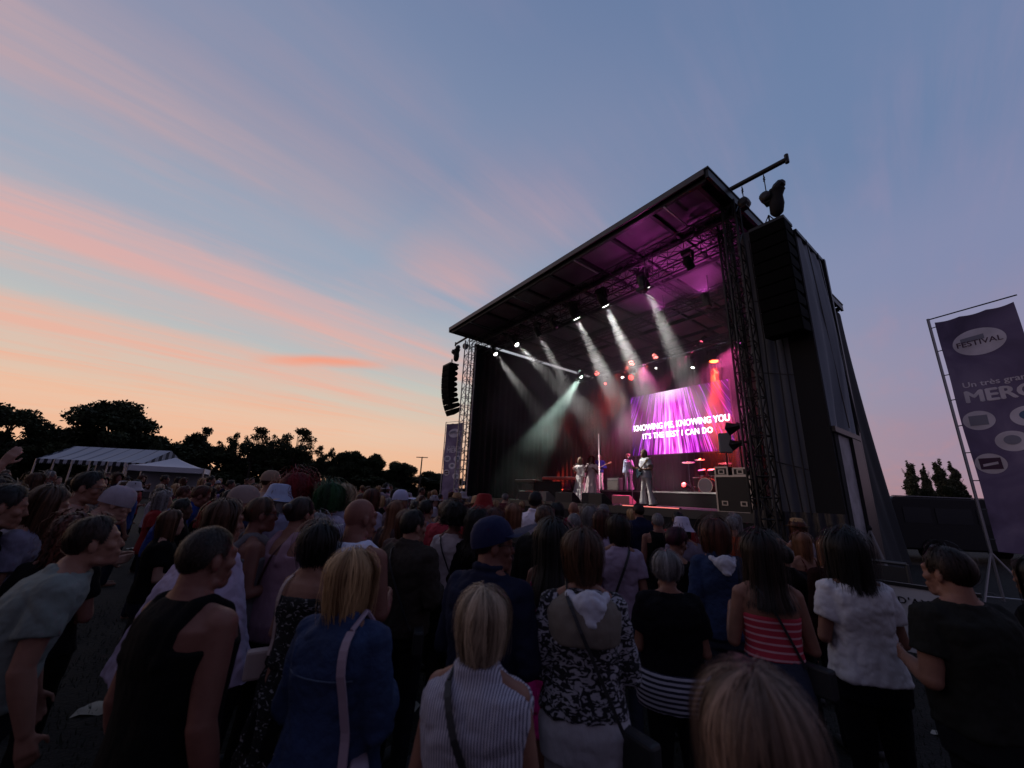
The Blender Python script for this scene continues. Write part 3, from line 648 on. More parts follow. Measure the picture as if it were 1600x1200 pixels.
def drums():
    t = thing('drum_kit', SW(4.55, 8.2, 2.235), SROT, 'drum kit with chrome stands on the riser under the video wall', 'drum kit')
    ch = mat('chrome', (.7, .7, .72), .15, 1); dr = mat('drum_shell', (.05, .02, .03), .25); hd = mat('drum_head', (.5, .5, .5), .5)
    def drum(name, c, ax, r, h): 
        b = MB(); b.lathe(c, ax, [(r, 0), (r, h)], 20); o = b.build(name, dr, t, smooth=False)
        q = Vector(ax).normalized(); b = MB(); b.lathe(Vector(c)-q*.012, ax, [(r*1.03, 0), (r*1.03, .03)], 20); b.lathe(Vector(c)+q*(h-.02), ax, [(r*1.03, 0), (r*1.03, .03)], 20); b.build('hoop', ch, o)
        b = MB(); b.lathe(Vector(c)+q*(h+.011), ax, [(r*.97, 0), (r*.97, .004)], 20); b.build('drum_head', hd, o)
    drum('bass_drum', (0, .1, .30), (0, -1, 0), .29, .42); drum('tom', (-.2, -.05, .72), (0, -.35, 1), .15, .2); drum('tom', (.2, -.05, .72), (0, -.35, 1), .15, .2)
    drum('floor_tom', (-.62, .3, .25), (0, 0, 1), .2, .38); drum('snare_drum', (.5, .3, .5), (0, 0, 1), .18, .14)
    for x, y, z, r in ((.75, -.1, 1.15, .24), (-.8, .0, 1.25, .26), (-.35, .1, 1.35, .2), (.85, .35, .85, .18)):
        b = MB(); b.tube((x, y, .3), (x, y, z), .012); 
        for q in range(3): b.tube((x, y, .4), (x+.22*math.cos(q*2.1), y+.22*math.sin(q*2.1), 0), .01)
        c = b.build('cymbal_stand', ch, t); b = MB(); b.lathe((x, y, z), (.1, -.25, 1), [(r, 0), (r*.3, .018), (.03, .035)], 20); b.build('cymbal', mat('brass', (.7, .5, .2), .25, 1), c)
drums()
t = thing('guitar_amplifier', SW(9.0, 7.9, 2.235), SROT, 'black guitar amplifier on the riser behind the singers in gowns', 'amplifier')
b = MB(); b.box((-.33, -.17, 0), (.33, .17, .62)); b.build('cabinet', mat('amp_vinyl', (.03, .03, .03), .7), t, bevel=.015)
b = MB(); b.box((-.30, -.178, .04), (.30, -.172, .48)); b.build('grille', mat('amp_cloth', (.09, .08, .07), .9, bump=.3, bscale=80), t)
b = MB(); b.box((-.30, -.178, .50), (.30, -.172, .59)); b.build('control_panel', ALU, t)
# footlight strip lying at the deck edge in front of the guitarist
t = thing('light_bar', SW(3.1, 1.9, DZ), SROT, 'low strip light glowing pinkish red on the deck edge', 'strip light')
b = MB(); b.box((-.9, -.04, 0), (.9, .05, .05)); b.build('housing', BLACKM, t)
b = MB(); b.box((-.88, -.046, .012), (.88, -.0405, .042)); b.build('lens_strip', mat('pink_strip', (.8, .3, .3), .4, emit=(1, .22, .18), estr=1.1), t)

# ------------------------------------------------------------------ crowd barrier in front of the stage
ORD = 'first second third fourth fifth sixth seventh eighth ninth tenth eleventh twelfth thirteenth'.split()
def barriers():
    m = mat('barrier_steel', (.10, .10, .105), .45, .7)
    b = MB(); 
    for x in (-.6, .6): b.tube((x, 0, 0), (x, 0, 1.15), .022); b.tube((x, .0, .0), (x, .75, .02), .02); b.tube((x, .7, .0), (x, .02, .95), .018)
    b.tube((-.6, 0, 1.15), (.6, 0, 1.15), .025); 
    me = b.mesh('frame', m); b = MB(); b.box((-.58, -.006, .12), (.58, .006, 1.1)); me2 = b.mesh('panel', mat('barrier_panel', (.05, .05, .052), .5, .4))
    k = 0
    for i in range(13):
        s = -1.6+1.25*i; P = SW(s, .0, 0); o = thing('crowd_barrier', (P[0], P[1], gz(P[0], P[1])), SROT, 'dark steel crowd barrier before the stage skirt, '+ORD[i]+' from the speaker wing', 'barrier', 'crowd barriers along the stage front')
        put(me, 'frame', o); put(me2, 'panel', o)
barriers()

# ------------------------------------------------------------------ banners
def banner(P1, P2, H, zb, label, tripod=True):
    P1 = Vector(P1); P2 = Vector(P2); d = P2-P1; W_ = math.hypot(d.x, d.y); rz = math.atan2(d.y, d.x)
    t = thing('festival_banner', P1, rz, label, 'banner')
    wav = lambda x, z: .035*math.sin(x*2.2/W_*1.3+z*1.1)+.02*math.sin(z*3.1+x*3)
    def conform(me, dy):
        for v in me.vertices: v.co.y = wav(v.co.x, v.co.z)-dy+(v.co.y)*1.0
        return me
    nx, nzz = 24, 60; v = []; f = []
    z1 = H-.10
    for j in range(nzz+1):
        for i in range(nx+1):
            x = .09+(W_-.14)*i/nx; z = zb+(z1-zb)*j/nzz
            if j == nzz: z += -.025*abs(math.sin(i/nx*3.1416*3))
            v.append((x, wav(x, z), z))
    for j in range(nzz):
        for i in range(nx): a = j*(nx+1)+i; f.append((a, a+1, a+nx+2, a+nx+1))
    m = new_mat('banner_print'); q = m.node_tree; bs = q.nodes['Principled BSDF']; bs.inputs['Roughness'].default_value = .75
    tcn = q.nodes.new('ShaderNodeTexCoord'); nn = q.nodes.new('ShaderNodeTexNoise'); nn.inputs['Scale'].default_value = .9; nn.inputs['Detail'].default_value = 5; nn.inputs['Distortion'].default_value = .8
    q.links.new(tcn.outputs['Object'], nn.inputs[0]); r = q.nodes.new('ShaderNodeValToRGB'); q.links.new(nn.outputs[0], r.inputs[0])
    e = r.color_ramp; e.elements[0].position = .3; e.elements[0].color = (.10, .075, .13, 1); e.elements[1].position = .75; e.elements[1].color = (.36, .29, .40, 1)
    k = e.elements.new(.5); k.color = (.19, .14, .24, 1)
    tr = q.nodes.new('ShaderNodeBsdfTranslucent'); q.links.new(r.outputs[0], bs.inputs['Base Color']); q.links.new(r.outputs[0], tr.inputs[0])
    mx = q.nodes.new('ShaderNodeMixShader'); mx.inputs[0].default_value = .4; q.links.new(bs.outputs[0], mx.inputs[1]); q.links.new(tr.outputs[0], mx.inputs[2]); q.links.new(mx.outputs[0], q.nodes['Material Output'].inputs[0])
    b = MB(); b.add(v, f); b.build('fabric', m, t, smooth=True)
    b = MB(); b.tube((0, 0, zb-.15), (0, 0, H+.02), .025, 8); b.build('pole', mat('banner_pole', (.4, .4, .42), .4, .7), t)
    b = MB(); b.tube((0, 0, H), (W_+.02, 0, H), .013, 6); b.build('top_bar', BLACKM, t)
    b = MB()
    for j in range(9): z = zb+.2+(z1-zb-.3)*j/8; b.tube((0, 0, z), (.10, wav(.1, z), z), .010, 5)
    b.build('cable_ties', BLACKM, t)
    wht = mat('banner_white', (.75, .70, .80), .8, var=.15, vscale=3); dk = mat('banner_ink', (.10, .05, .10), .8); gy = mat('banner_grey', (.28, .28, .36), .8); bl = mat('banner_blue', (.10, .16, .30), .8)
    def ell(name, cx, cz, rx, rz_, mm_, dy=.006, n=40, parent=None):
        b = MB(); vv = [(cx, 0, cz)]+[(cx+rx*math.cos(6.2832*i/n), 0, cz+rz_*math.sin(6.2832*i/n)) for i in range(n)]
        b.add(vv, [(0, 1+i, 1+(i+1) % n) for i in range(n)]); me = conform(b.mesh(name, mm_), dy); return put(me, name, parent or t)
    def rect(cx, cz, w_, h_, mm_, par, dy=.010, sk=0):
        b = MB(); n = 6; vv = []
        for j in range(n+1):
            for i in range(n+1): vv.append((cx-w_/2+w_*i/n, 0, cz-h_/2+h_*j/n+sk*(i/n-.5)))
        b.add(vv, [(j*(n+1)+i, j*(n+1)+i+1, (j+1)*(n+1)+i+1, (j+1)*(n+1)+i) for j in range(n) for i in range(n)])
        put(conform(b.mesh('logo_mark', mm_), dy), 'logo_mark', par)
    def txt(s, size, cx, cz, mm_, par, sx=1.0, off=.0, dy=.011, name='lettering'):
        me = text_mesh(s, size, name, .0, off, mm_, sx)
        for vv in me.vertices: vv.co.x += cx; vv.co.z += cz
        # subdivide not needed: letters are small against the waves
        put(conform(me, dy), name, par)
    Hh = z1-zb; Z = lambda k: zb+Hh*k
    e1 = ell('logo_disc', .50*W_, Z(.865), .29*W_, .060*Hh, wht)
    txt('FESTIVAL', .125*W_, .50*W_, Z(.852), dk, e1, 1.0, .002); rect(.44*W_, Z(.882), .26*W_, .022*Hh, gy, e1, .010, .03)
    txt('Un très grand', .125*W_, .56*W_, Z(.672), wht, t, 1.05, .003); txt('MERCI', .27*W_, .585*W_, Z(.605), wht, t, 1.06, .014)
    for i, (cx, cz, mm_) in enumerate(((.27, .525, gy), (.76, .525, bl), (.55, .43, gy), (.26, .345, dk), (.78, .30, gy))):
        e = ell('sponsor_disc', cx*W_, Z(cz), .175*W_, .041*Hh, wht)
        if i == 0: rect(cx*W_, Z(cz), .2*W_, .042*Hh, mm_, e)
        elif i == 3: rect(cx*W_, Z(cz), .24*W_, .045*Hh, mm_, e); rect(cx*W_, Z(cz)-.01, .17*W_, .010*Hh, wht, e, .014, .04)
        else: ell('logo_mark', cx*W_, Z(cz)+.02, .085*W_, .019*Hh, mm_, .010, 24, e); 
    # pale arched device low on the banner
    b = MB(); n = 24; vv = []
    for i in range(n+1):
        a = 3.1416*i/n; vv += [(.72*W_+.30*W_*math.cos(a), 0, Z(.075)+.30*W_*math.sin(a)*.6), (.72*W_+.27*W_*math.cos(a), 0, Z(.075)+.26*W_*math.sin(a)*.6)]
    b.add(vv, [(2*i, 2*i+1, 2*i+3, 2*i+2) for i in range(n)]); put(conform(b.mesh('arch_mark', dk), .012), 'arch_mark', t)
    ell('glow_disc', .72*W_, Z(.10), .22*W_, .022*Hh, mat('banner_lilac', (.24, .14, .32), .8), .008)
    if tripod:
        a = zb-.02
        for k in range(3):
            an = 2.1*k+2.4; b = MB(); b.tube((0, 0, a), (.62*math.cos(an), .62*math.sin(an), .0), .018, 6); b.tube((0, 0, a-.75), (.40*math.cos(an), .40*math.sin(an), a*.36), .012, 5); b.build('tripod_leg', mat('banner_pole', (.4, .4, .42), .4, .7), t)
        b = MB(); b.tube((0, 0, a-.8), (0, 0, zb+.1), .022, 6); b.build('mast_foot', mat('banner_pole', (.4, .4, .42), .4, .7), t)
    return t
_a = at_r(1450, 500, 11.6); _b = at_r(1590, 482, 11.25); _top = (_a[2]+_b[2])/2
g_ = gz(_a[0], _a[1])
banner((_a[0], _a[1], g_), (_b[0]+.04, _b[1], g_), _a[2]-g_, 1.15, 'tall purple festival banner with sponsor discs on a tripod mast, nearer one')
_a = at_r(697, 660, 25.0); _b = at_r(719, 658, 24.2); g_ = gz(_a[0], _a[1])
banner((_a[0], _a[1], g_), (_b[0]+.3, _b[1]-.2, g_), _a[2]-g_, 1.0, 'purple festival banner glimpsed behind the far left stage tower')

# ------------------------------------------------------------------ marquee and white tent
def marquee():
    A = at_r(56, 721, 41); B = at_r(222, 733, 37); ez = 3.0; A = np.array([A[0], A[1]]); B = np.array([B[0], B[1]])
    d = (B-A); Ln = np.linalg.norm(d); d /= Ln; nrm = np.array([-d[1], d[0]]); dp = 4.6
    rz = math.atan2(d[1], d[0]); g0 = gz(A[0], A[1]); rh = 3.95-g0; ez = 2.9-g0
    t = thing('marquee_tent', (A[0], A[1], g0), rz, 'long white marquee tent with striped valance at the edge of the field', 'tent')
    st = stripe_mat('tent_stripes', (158, 162, 172), (118, 122, 132), 'X', 1.1, .16)
    b = MB(); n = 24
    v = []; f = []
    for j in range(9):
        for i in range(n+1):
            tt_ = j/8; v.append((Ln*i/n, dp/2*tt_, ez+(rh-ez)*tt_-.10*math.sin(3.14*tt_)*(.5+.5*math.cos(6.283*i/n*6))))
    for j in range(8):
        for i in range(n): a = j*(n+1)+i; f.append((a, a+1, a+n+2, a+n+1))
    b.add(v, f); b.build('roof_slope', st, t, smooth=True)
    b = MB(); b.quad((0, dp/2, rh), (Ln, dp/2, rh), (Ln, dp, ez), (0, dp, ez)); b.build('roof_slope', st, t)
    b = MB(); b.quad((Ln, 0, ez), (Ln, dp, ez), (Ln, dp/2, rh)); b.build('gable', stripe_mat('gable_stripes', (130, 135, 145), (52, 56, 66), 'Y', 1.6, .5), t)
    b = MB(); b.quad((0, 0, ez), (0, dp, ez), (0, dp/2, rh)); b.build('gable', stripe_mat('gable_stripes2', (130, 135, 145), (52, 56, 66), 'Y', 1.6, .5), t)
    b = MB(); nn_ = 60
    for i in range(nn_): x0 = Ln*i/nn_; x1 = Ln*(i+1)/nn_; xm = (x0+x1)/2; b.quad((x0, -.02, ez), (x0, -.03, ez-.22), (xm, -.03, ez-.32), (x1, -.03, ez-.22), (x1, -.02, ez))
    b.build('valance', stripe_mat('valance_stripes', (170, 174, 184), (26, 28, 34), 'X', 2.2, .5), t)
    for i in range(7):
        for y in (0, dp): b = MB(); b.tube((Ln*i/6, y, 0), (Ln*i/6, y, ez), .05); b.build('post', ALU, t)
    b = MB(); b.quad((0, dp, 0), (Ln, dp, 0), (Ln, dp, ez), (0, dp, ez)); b.build('rear_wall', mat('tent_wall', (.12, .12, .13), .8), t)
marquee()
def pyramid_tent():
    A = at_r(270, 733, 33); g0 = gz(A[0], A[1]); t = thing('pagoda_tent', (A[0], A[1], g0), .55, 'small white pyramid tent right of the long marquee', 'tent')
    w_, e, p = 1.75, 2.62-g0, 3.25-g0; cm = mat('tent_white', (.50, .50, .56), .7)
    b = MB(); n = 10; 
    for k in range(4):
        a0 = k*1.5708+.785; a1 = a0+1.5708; c0 = Vector((w_*1.414*math.cos(a0), w_*1.414*math.sin(a0), e)); c1 = Vector((w_*1.414*math.cos(a1), w_*1.414*math.sin(a1), e)); v = []
        for j in range(n+1):
            q = j/n; zz = e+(p-e)*(q**1.5); r_ = 1-q
            for i in range(5): c = c0.lerp(c1, i/4)*r_; v.append((c.x, c.y, zz))
        b.add(v, [(j*5+i, j*5+i+1, j*5+i+6, j*5+i+5) for j in range(n) for i in range(4)])
        b.quad(c0, c0-Vector((0, 0, .3)), c1-Vector((0, 0, .3)), c1)
    b.build('canopy', cm, t, smooth=False)
    for x in (-w_, w_):
        for y in (-w_, w_): b = MB(); b.tube((x, y, 0), (x, y, e), .04); b.build('post', ALU, t)
    b = MB(); b.quad((-w_, w_, 0.6), (w_, w_, .6), (w_, w_, e-.2), (-w_, w_, e-.2)); b.build('side_wall', mat('tent_side', (.35, .34, .38), .8), t)
pyramid_tent()
P = at_y(656.5, 745, 62)
t = thing('utility_pole', (P[0], P[1], gz(P[0], P[1])), 0, 'wooden utility pole with a short crossarm before the far trees', 'utility pole'); g_ = t.location.z
b = MB(); b.tube((0, 0, 0), (0, 0, 6.9-g_), .13, 8, .09); b.build('shaft', mat('pole_wood', (.05, .04, .035), .9), t)
b = MB(); b.box((-.9, -.05, 6.75-g_), (.9, .05, 6.87-g_)); b.build('crossarm', mat('pole_wood', (.05, .04, .035), .9), t)

# ------------------------------------------------------------------ trees
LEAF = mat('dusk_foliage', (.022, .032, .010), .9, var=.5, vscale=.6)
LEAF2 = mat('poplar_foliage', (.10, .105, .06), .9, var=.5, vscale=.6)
BARK = mat('bark', (.035, .028, .022), .95)
def leaf_cloud(blobs, n, size, seed):
    rr = np.random.RandomState(seed); v = np.empty((n*4, 3)); w_ = np.array([b[3]*b[4]*b[5] for b in blobs])**.75; idx = rr.choice(len(blobs), n, p=w_/w_.sum())
    bl = np.array([b[:6] for b in blobs])[idx]; d = rr.normal(size=(n, 3)); d /= np.linalg.norm(d, axis=1)[:, None]; rad = rr.rand(n, 1)**.42
    c = bl[:, :3]+d*rad*bl[:, 3:6]*(1+rr.normal(0, .07, (n, 1)))
    a = rr.normal(size=(n, 3)); a /= np.linalg.norm(a, axis=1)[:, None]; q = rr.normal(size=(n, 3)); q -= (q*a).sum(1)[:, None]*a; q /= np.linalg.norm(q, axis=1)[:, None]
    s = size*rr.uniform(.5, 1.3, (n, 1))
    for k, (i, j) in enumerate(((-1, 0), (0, -.55), (1, 0), (0, .55))): v[k::4] = c+a*s*i+q*s*j
    return v, [(4*k, 4*k+1, 4*k+2, 4*k+3) for k in range(n)]
def tree_mesh(seed, H, W_, kind, n=5200):
    rr = np.random.RandomState(seed); blobs = []; cores = []; b = MB()
    trunk_h = {'oak': .16, 'airy': .42, 'poplar': .08, 'bush': .05}[kind]
    b.tube((0, 0, 0), (0, 0, H*.55), .028*H, 8, .014*H)
    if kind == 'poplar':
        k = 16
        for i in range(k):
            t_ = i/(k-1); r_ = W_/2*math.sin(3.14*(.12+.80*t_)**.8)*.75; blobs.append((rr.uniform(-.15, .15)*W_, rr.uniform(-.15, .15)*W_, H*(.10+.86*t_), r_, r_, H*.075))
        for i in range(16):
            a = rr.uniform(0, 6.28); z = H*rr.uniform(.2, .85); b.tube((0, 0, z*.8), (W_*.35*math.cos(a), W_*.35*math.sin(a), z+H*.08), .03, 5)
    else:
        k = {'oak': 34, 'airy': 26, 'bush': 14}[kind]
        for i in range(k):
            a = rr.uniform(0, 6.28); t_ = rr.uniform(0, 1); z = H*(trunk_h+(.97-trunk_h)*t_); 
            env = math.sin(3.1416*min(1, (.18+.80*t_)))**.6; rad = W_/2*env*rr.uniform(.35, .92 if kind != 'airy' else 1.0)
            br = H*(rr.uniform(.075, .15) if kind == 'oak' else rr.uniform(.05, .095) if kind == 'airy' else rr.uniform(.12, .22))
            x, y = rad*math.cos(a), rad*math.sin(a); cores.append((x*.8, y*.8, min(z, H-br*.6), br*.72)); blobs.append((x, y, min(z, H-br*.6), br*1.25, br*1.25, br*.8)); m0 = H*rr.uniform(trunk_h*.8, .5)
            mid = (x*.5, y*.5, (m0+z)/2+H*.02); b.tube((0, 0, m0), mid, .013*H, 5, .008*H); b.tube(mid, (x, y, z), .008*H, 5, .003*H)
    v, f = leaf_cloud(blobs, n, {'oak': .24, 'airy': .22, 'poplar': .20, 'bush': .34}[kind], seed+1)
    v = [tuple(p) for p in v]
    if kind in ('oak', 'bush'):       # dense leaf masses deep in the crown
        for cx, cy, cz, cr in cores:
            o_ = len(v); nn_ = 9
            for j in range(6):
                for i in range(nn_):
                    q = cr*rr.uniform(.72, 1.1); th = 3.1416*(j+.3)/5.6; v.append((cx+q*math.sin(th)*math.cos(.698*i), cy+q*math.sin(th)*math.sin(.698*i), cz+q*.8*math.cos(th)))
            f += [(o_+j*nn_+i, o_+j*nn_+(i+1) % nn_, o_+(j+1)*nn_+(i+1) % nn_, o_+(j+1)*nn_+i) for j in range(5) for i in range(nn_)]
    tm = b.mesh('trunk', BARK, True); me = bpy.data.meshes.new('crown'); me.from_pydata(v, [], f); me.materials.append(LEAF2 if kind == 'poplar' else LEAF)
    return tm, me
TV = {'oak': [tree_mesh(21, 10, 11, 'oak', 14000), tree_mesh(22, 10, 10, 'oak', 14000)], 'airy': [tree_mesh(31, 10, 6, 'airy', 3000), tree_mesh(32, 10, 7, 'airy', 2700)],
      'poplar': [tree_mesh(41, 10, 2.6, 'poplar', 7000), tree_mesh(42, 10, 2.4, 'poplar', 6500)], 'bush': [tree_mesh(51, 10, 14, 'bush', 9000), tree_mesh(52, 10, 16, 'bush', 9000)]}
TN = {'oak': 'broadleaf_tree', 'airy': 'thin_tree', 'poplar': 'poplar_tree', 'bush': 'bushy_tree'}
def tree(x, ytop, Y, kind, var, wpx, label, group='trees along the field edge', rz=0):
    P = at_y(x, ytop, Y); g = gz(P[0], P[1]); H = P[2]-g; tm, cm = TV[kind][var]
    t = thing(TN[kind], (P[0], P[1], g), rz or (x*.37 % 6.28), label, 'tree', group)
    k = H/10; W0 = {'oak': 11, 'airy': 7, 'poplar': 2.5, 'bush': 15}[kind]; depth = (P-CAM)@_f
    kx = (wpx/FPX*depth*math.hypot(P[0], P[1])/P[1]**1*P[1]/math.hypot(P[0], P[1]))/W0 if wpx else k
    t.scale = (kx, kx, k); put(tm, 'trunk', t); put(cm, 'crown', t); return t
BIG = [(18, 630, 78, 'oak', 0, 120, 'big dark round tree at the far left end of the treeline'), (192, 630, 80, 'oak', 1, 150, 'big domed dark tree rising behind the marquee'),
       (150, 660, 82, 'bush', 0, 95, 'lower shoulder of trees left of the domed tree, behind the marquee'), (90, 676, 90, 'bush', 1, 110, 'low bushy tree between the two biggest trees'),
       (278, 668, 84, 'bush', 0, 110, 'dense bushy tree right of the big domed tree'), (322, 668, 84, 'airy', 0, 42, 'thin feathery tree right of the domed tree, sky showing through'),
       (352, 680, 84, 'airy', 1, 46, 'small sparse tree low in the gap of the treeline'), (380, 670, 84, 'airy', 1, 36, 'thin tree with spindly top left of the airy clump'),
       (404, 668, 83, 'airy', 0, 50, 'airy tree, left one of the tall airy clump'), (436, 668, 83, 'airy', 1, 52, 'airy tree in the middle of the tall airy clump'), (470, 670, 83, 'airy', 0, 58, 'wide airy tree ending the tall clump'),
       (514, 691, 85, 'airy', 1, 40, 'small lone airy tree past the tall clump'), (548, 702, 86, 'oak', 0, 66, 'low rounded tree right of the lone airy one'), (586, 710, 86, 'oak', 1, 56, 'low rounded tree sloping down toward the stage'),
       (626, 720, 88, 'oak', 0, 62, 'small round tree left of the utility pole'), (668, 738, 92, 'bush', 1, 70, 'lowest bush of the treeline beside the far banner'), (700, 742, 95, 'bush', 0, 60, 'low bush hidden behind the far banner')]
for a in BIG: tree(*a)
for i, x in enumerate(range(-80, 720, 47)):
    yt = np.interp(x, [-80, 0, 200, 330, 480, 560, 700], [664, 676, 676, 698, 706, 722, 744])
    tree(x+8*math.sin(i*2.1), yt+5*math.sin(i*1.7), 88+5*(i % 3), 'bush', i % 2, 150, 'dark bushy tree merged into the lower row behind the field', 'bushes that fill the treeline')
for x, y, w_, v, l in ((1418, 721, 24, 0, 'first poplar from the stage, leaning slightly'), (1441, 727, 18, 1, 'slim lower poplar second from the stage'), (1462, 719, 26, 0, 'tallest poplar, third from the stage'), (1487, 724, 24, 1, 'poplar closest to the big purple banner')):
    tree(x, y, 105, 'poplar', v, w_, l, 'row of poplars')
for x, y in ((1432, 758), (1455, 762), (1476, 754), (1500, 760), (1386, 780)): tree(x, y, 104, 'bush', int(x) % 2, 26, 'low shrub growing between the distant poplars', 'shrubs between the poplars')

# ------------------------------------------------------------------ van, sign board, litter
def van():
    A = at_y(1452, 812, 14.5); g0 = gz(A[0], A[1]); t = thing('van', (A[0]+1.1, A[1], g0), R(-6), 'dark van parked behind the crowd beside the stage wing', 'van')
    m = mat('van_paint', (.006, .006, .008), .5); Hh = 2.18-g0+.18; b = MB()
    pr = [(-2.9, .35), (-2.95, Hh-.15), (-2.75, Hh), (1.55, Hh), (2.1, Hh-.85), (2.85, Hh-1.05), (2.95, .4)]
    v = [(x, y, z) for y in (-1, 1) for x, z in pr]; n = len(pr)
    b.add(v, [tuple(range(n))[::-1], tuple(range(n, 2*n))]+[(i, (i+1) % n, n+(i+1) % n, n+i) for i in range(n)]); b.build('body', m, t, bevel=.06)
    gl = mat('van_glass', (.02, .022, .026), .25)
    for x0, x1 in ((-2.6, -1.75), (-1.6, -.5), (-.35, .7)): b = MB(); b.box((x0, -1.012, Hh-.85), (x1, -1.003, Hh-.35)); b.build('window', gl, t)
    b = MB(); b.add([(.95, -1.01, Hh-.85), (1.95, -1.01, Hh-.85), (1.5, -1.01, Hh-.28), (.95, -1.01, Hh-.28)], [(0, 1, 2, 3)]); b.build('window', gl, t)
    b = MB(); b.box((-2.8, -1.0, Hh+.002), (1.5, -.93, Hh+.03)); b.build('roof_rail', mat('rail', (.35, .35, .37), .4, .6), t)
    for x in (-1.9, 1.9):
        b = MB(); b.lathe((x, -1.03, .35), (0, 1, 0), [(.35, 0), (.36, .12), (.35, .22)], 24); wv = b.build('tyre', BLACKF, t); b = MB(); b.lathe((x, -1.05, .35), (0, 1, 0), [(.20, 0), (.21, .02)], 16); b.build('rim', ALU, wv)
        b = MB(); b.lathe((x, .81, .35), (0, 1, 0), [(.35, 0), (.36, .12), (.35, .22)], 24); b.build('tyre', BLACKF, t)
van()
def sign():
    A = at_y(1372, 911, 4.7); B = at_y(1530, 935, 4.15); d = Vector((B[0]-A[0], B[1]-A[1], 0)); Ln = d.length; rz = math.atan2(d.y, d.x); g0 = gz(A[0], A[1]); zt = A[2]-g0
    t = thing('sign_board', (A[0], A[1], g0), rz, 'long white board lettered D\'AXEL in black, behind the man in grey', 'sign')
    b = MB(); b.box((0, 0, zt-.62), (Ln, .02, zt)); b.build('board', mat('board_white', (.50, .51, .55), .7, var=.1), t)
    b = MB(); b.box((-.02, -.012, zt+.001), (Ln+.02, .035, zt+.035)); b.build('top_rail', BLACKM, t)
    for x in (.05, Ln-.05): b = MB(); b.tube((x, .04, 0), (x, .04, zt), .02); b.build('post', STEEL, t)
    put(text_mesh("D'AXEL", .092, 'lettering', .001, .0015, mat('marker_ink', (.01, .01, .015), .6), 1.05, 1.15), 'lettering', t, (.31, -.006, zt-.165))
sign()
t = thing('light_stand', tuple(at_y(1368, 872, 8.2)[:2])+(gz(5, 8),), 0, 'slender pale tripod stand in the dark beside the speaker wing', 'stand')
b = MB(); z = at_y(1368, 829, 8.2)[2]-gz(5, 8)
for a in (0.3, 2.4, 4.5): b.tube((0, 0, z), (.62*math.cos(a), .62*math.sin(a), 0), .022, 6)
b.build('leg', mat('pale_leg', (.30, .30, .30), .5), t); b = MB(); b.lathe((0, 0, z), (0, 0, 1), [(.03, 0), (.04, .05), (.02, .1)], 10); b.build('head', BLACKM, t)
for x, y, rr_ in ((160, 1108, .16), (640, 1108, .10), (205, 868, .12), (607, 838, .14), (1480, 1150, .1), (600, 905, .08), (372, 885, .1)):
    P = CAM+ray(x, y)*((gz(0, 2)-CAMH)/ray(x, y)[2]); g = gz(P[0], P[1]); b = MB(); n = 5; v = [((i/n-.5)*rr_*2, (j/n-.5)*rr_*1.4, .012+.012*math.sin(i*2.1+j*1.3)) for j in range(n+1) for i in range(n+1)]
    b.add(v, [(j*(n+1)+i, j*(n+1)+i+1, (j+1)*(n+1)+i+1, (j+1)*(n+1)+i) for j in range(n) for i in range(n)]); o = b.build('paper_litter', mat('dirty_paper', (.34, .33, .28), .9, var=.3), smooth=True)
    o.location = (P[0], P[1], g); o.rotation_euler = (0, 0, x*.1); tag(o, 'crumpled pale sheet of paper lying on the dark trodden grass', 'litter', 'paper litter on the grass')
# ================================================================== people
NS = 14
def cs(a, b, ra, rb, flat=False, n=NS):
    """tapered limb between two joints with rounded (or flat) ends"""
    a = Vector(a); b = Vector(b); d = b-a; ln = d.length or 1e-4; q = d.to_track_quat('Z', 'Y').to_matrix(); rings = []
    if flat: rings = [(ra, 0), (rb, ln)]
    else:
        for k in range(4): an = math.pi/2*(1-(k+.4)/4.4); rings.append((ra*math.cos(an), -ra*math.sin(an)))
        rings.append((ra, 0)); rings.append((rb, ln))
        for k in range(4): an = math.pi/2*((k+1)/4.4); rings.append((rb*math.cos(an), ln+rb*math.sin(an)))
    v = []; f = []
    for r, h in rings: v += [a+q@Vector((r*math.cos(6.28318*i/n), r*math.sin(6.28318*i/n), h)) for i in range(n)]
    m = len(rings)
    for k in range(m-1): f += [(k*n+i, k*n+(i+1) % n, (k+1)*n+(i+1) % n, (k+1)*n+i) for i in range(n)]
    f += [tuple(range(n-1, -1, -1)), tuple((m-1)*n+i for i in range(n))]
    return [tuple(p) for p in v], f
def ell(c, r, n=14, m=9, Mx=None):
    v = []; f = []
    for j in range(m+1):
        t = math.pi*(j+.02)/(m+.04)
        for i in range(n):
            p = Vector((r[0]*math.sin(t)*math.cos(6.28318*i/n), r[1]*math.sin(t)*math.sin(6.28318*i/n), -r[2]*math.cos(t)))
            if Mx: p = Mx@p
            v.append(tuple(p+Vector(c)))
    for j in range(m): f += [(j*n+i, j*n+(i+1) % n, (j+1)*n+(i+1) % n, (j+1)*n+i) for i in range(n)]
    f += [tuple(range(n-1, -1, -1)), tuple(m*n+i for i in range(n))]
    return v, f
def loft(rings, n=28, fold=0, nf=9, ph=0):
    v = []; f = []
    for k, (z, cy, rx, ry) in enumerate(rings):
        for i in range(n):
            a = 6.28318*i/n; c, s = math.cos(a), math.sin(a); e = .86
            q = 1+(fold*(k/len(rings))*math.sin(nf*a+ph) if fold else 0)
            v.append((rx*q*math.copysign(abs(c)**e, c), cy+ry*q*math.copysign(abs(s)**e, s), z))
    for k in range(len(rings)-1): f += [(k*n+i, k*n+(i+1) % n, (k+1)*n+(i+1) % n, (k+1)*n+i) for i in range(n)]
    f += [tuple(range(n-1, -1, -1)), tuple((len(rings)-1)*n+i for i in range(n))]
    if rings[0][0] > rings[-1][0]: f = [q[::-1] for q in f]
    return v, f
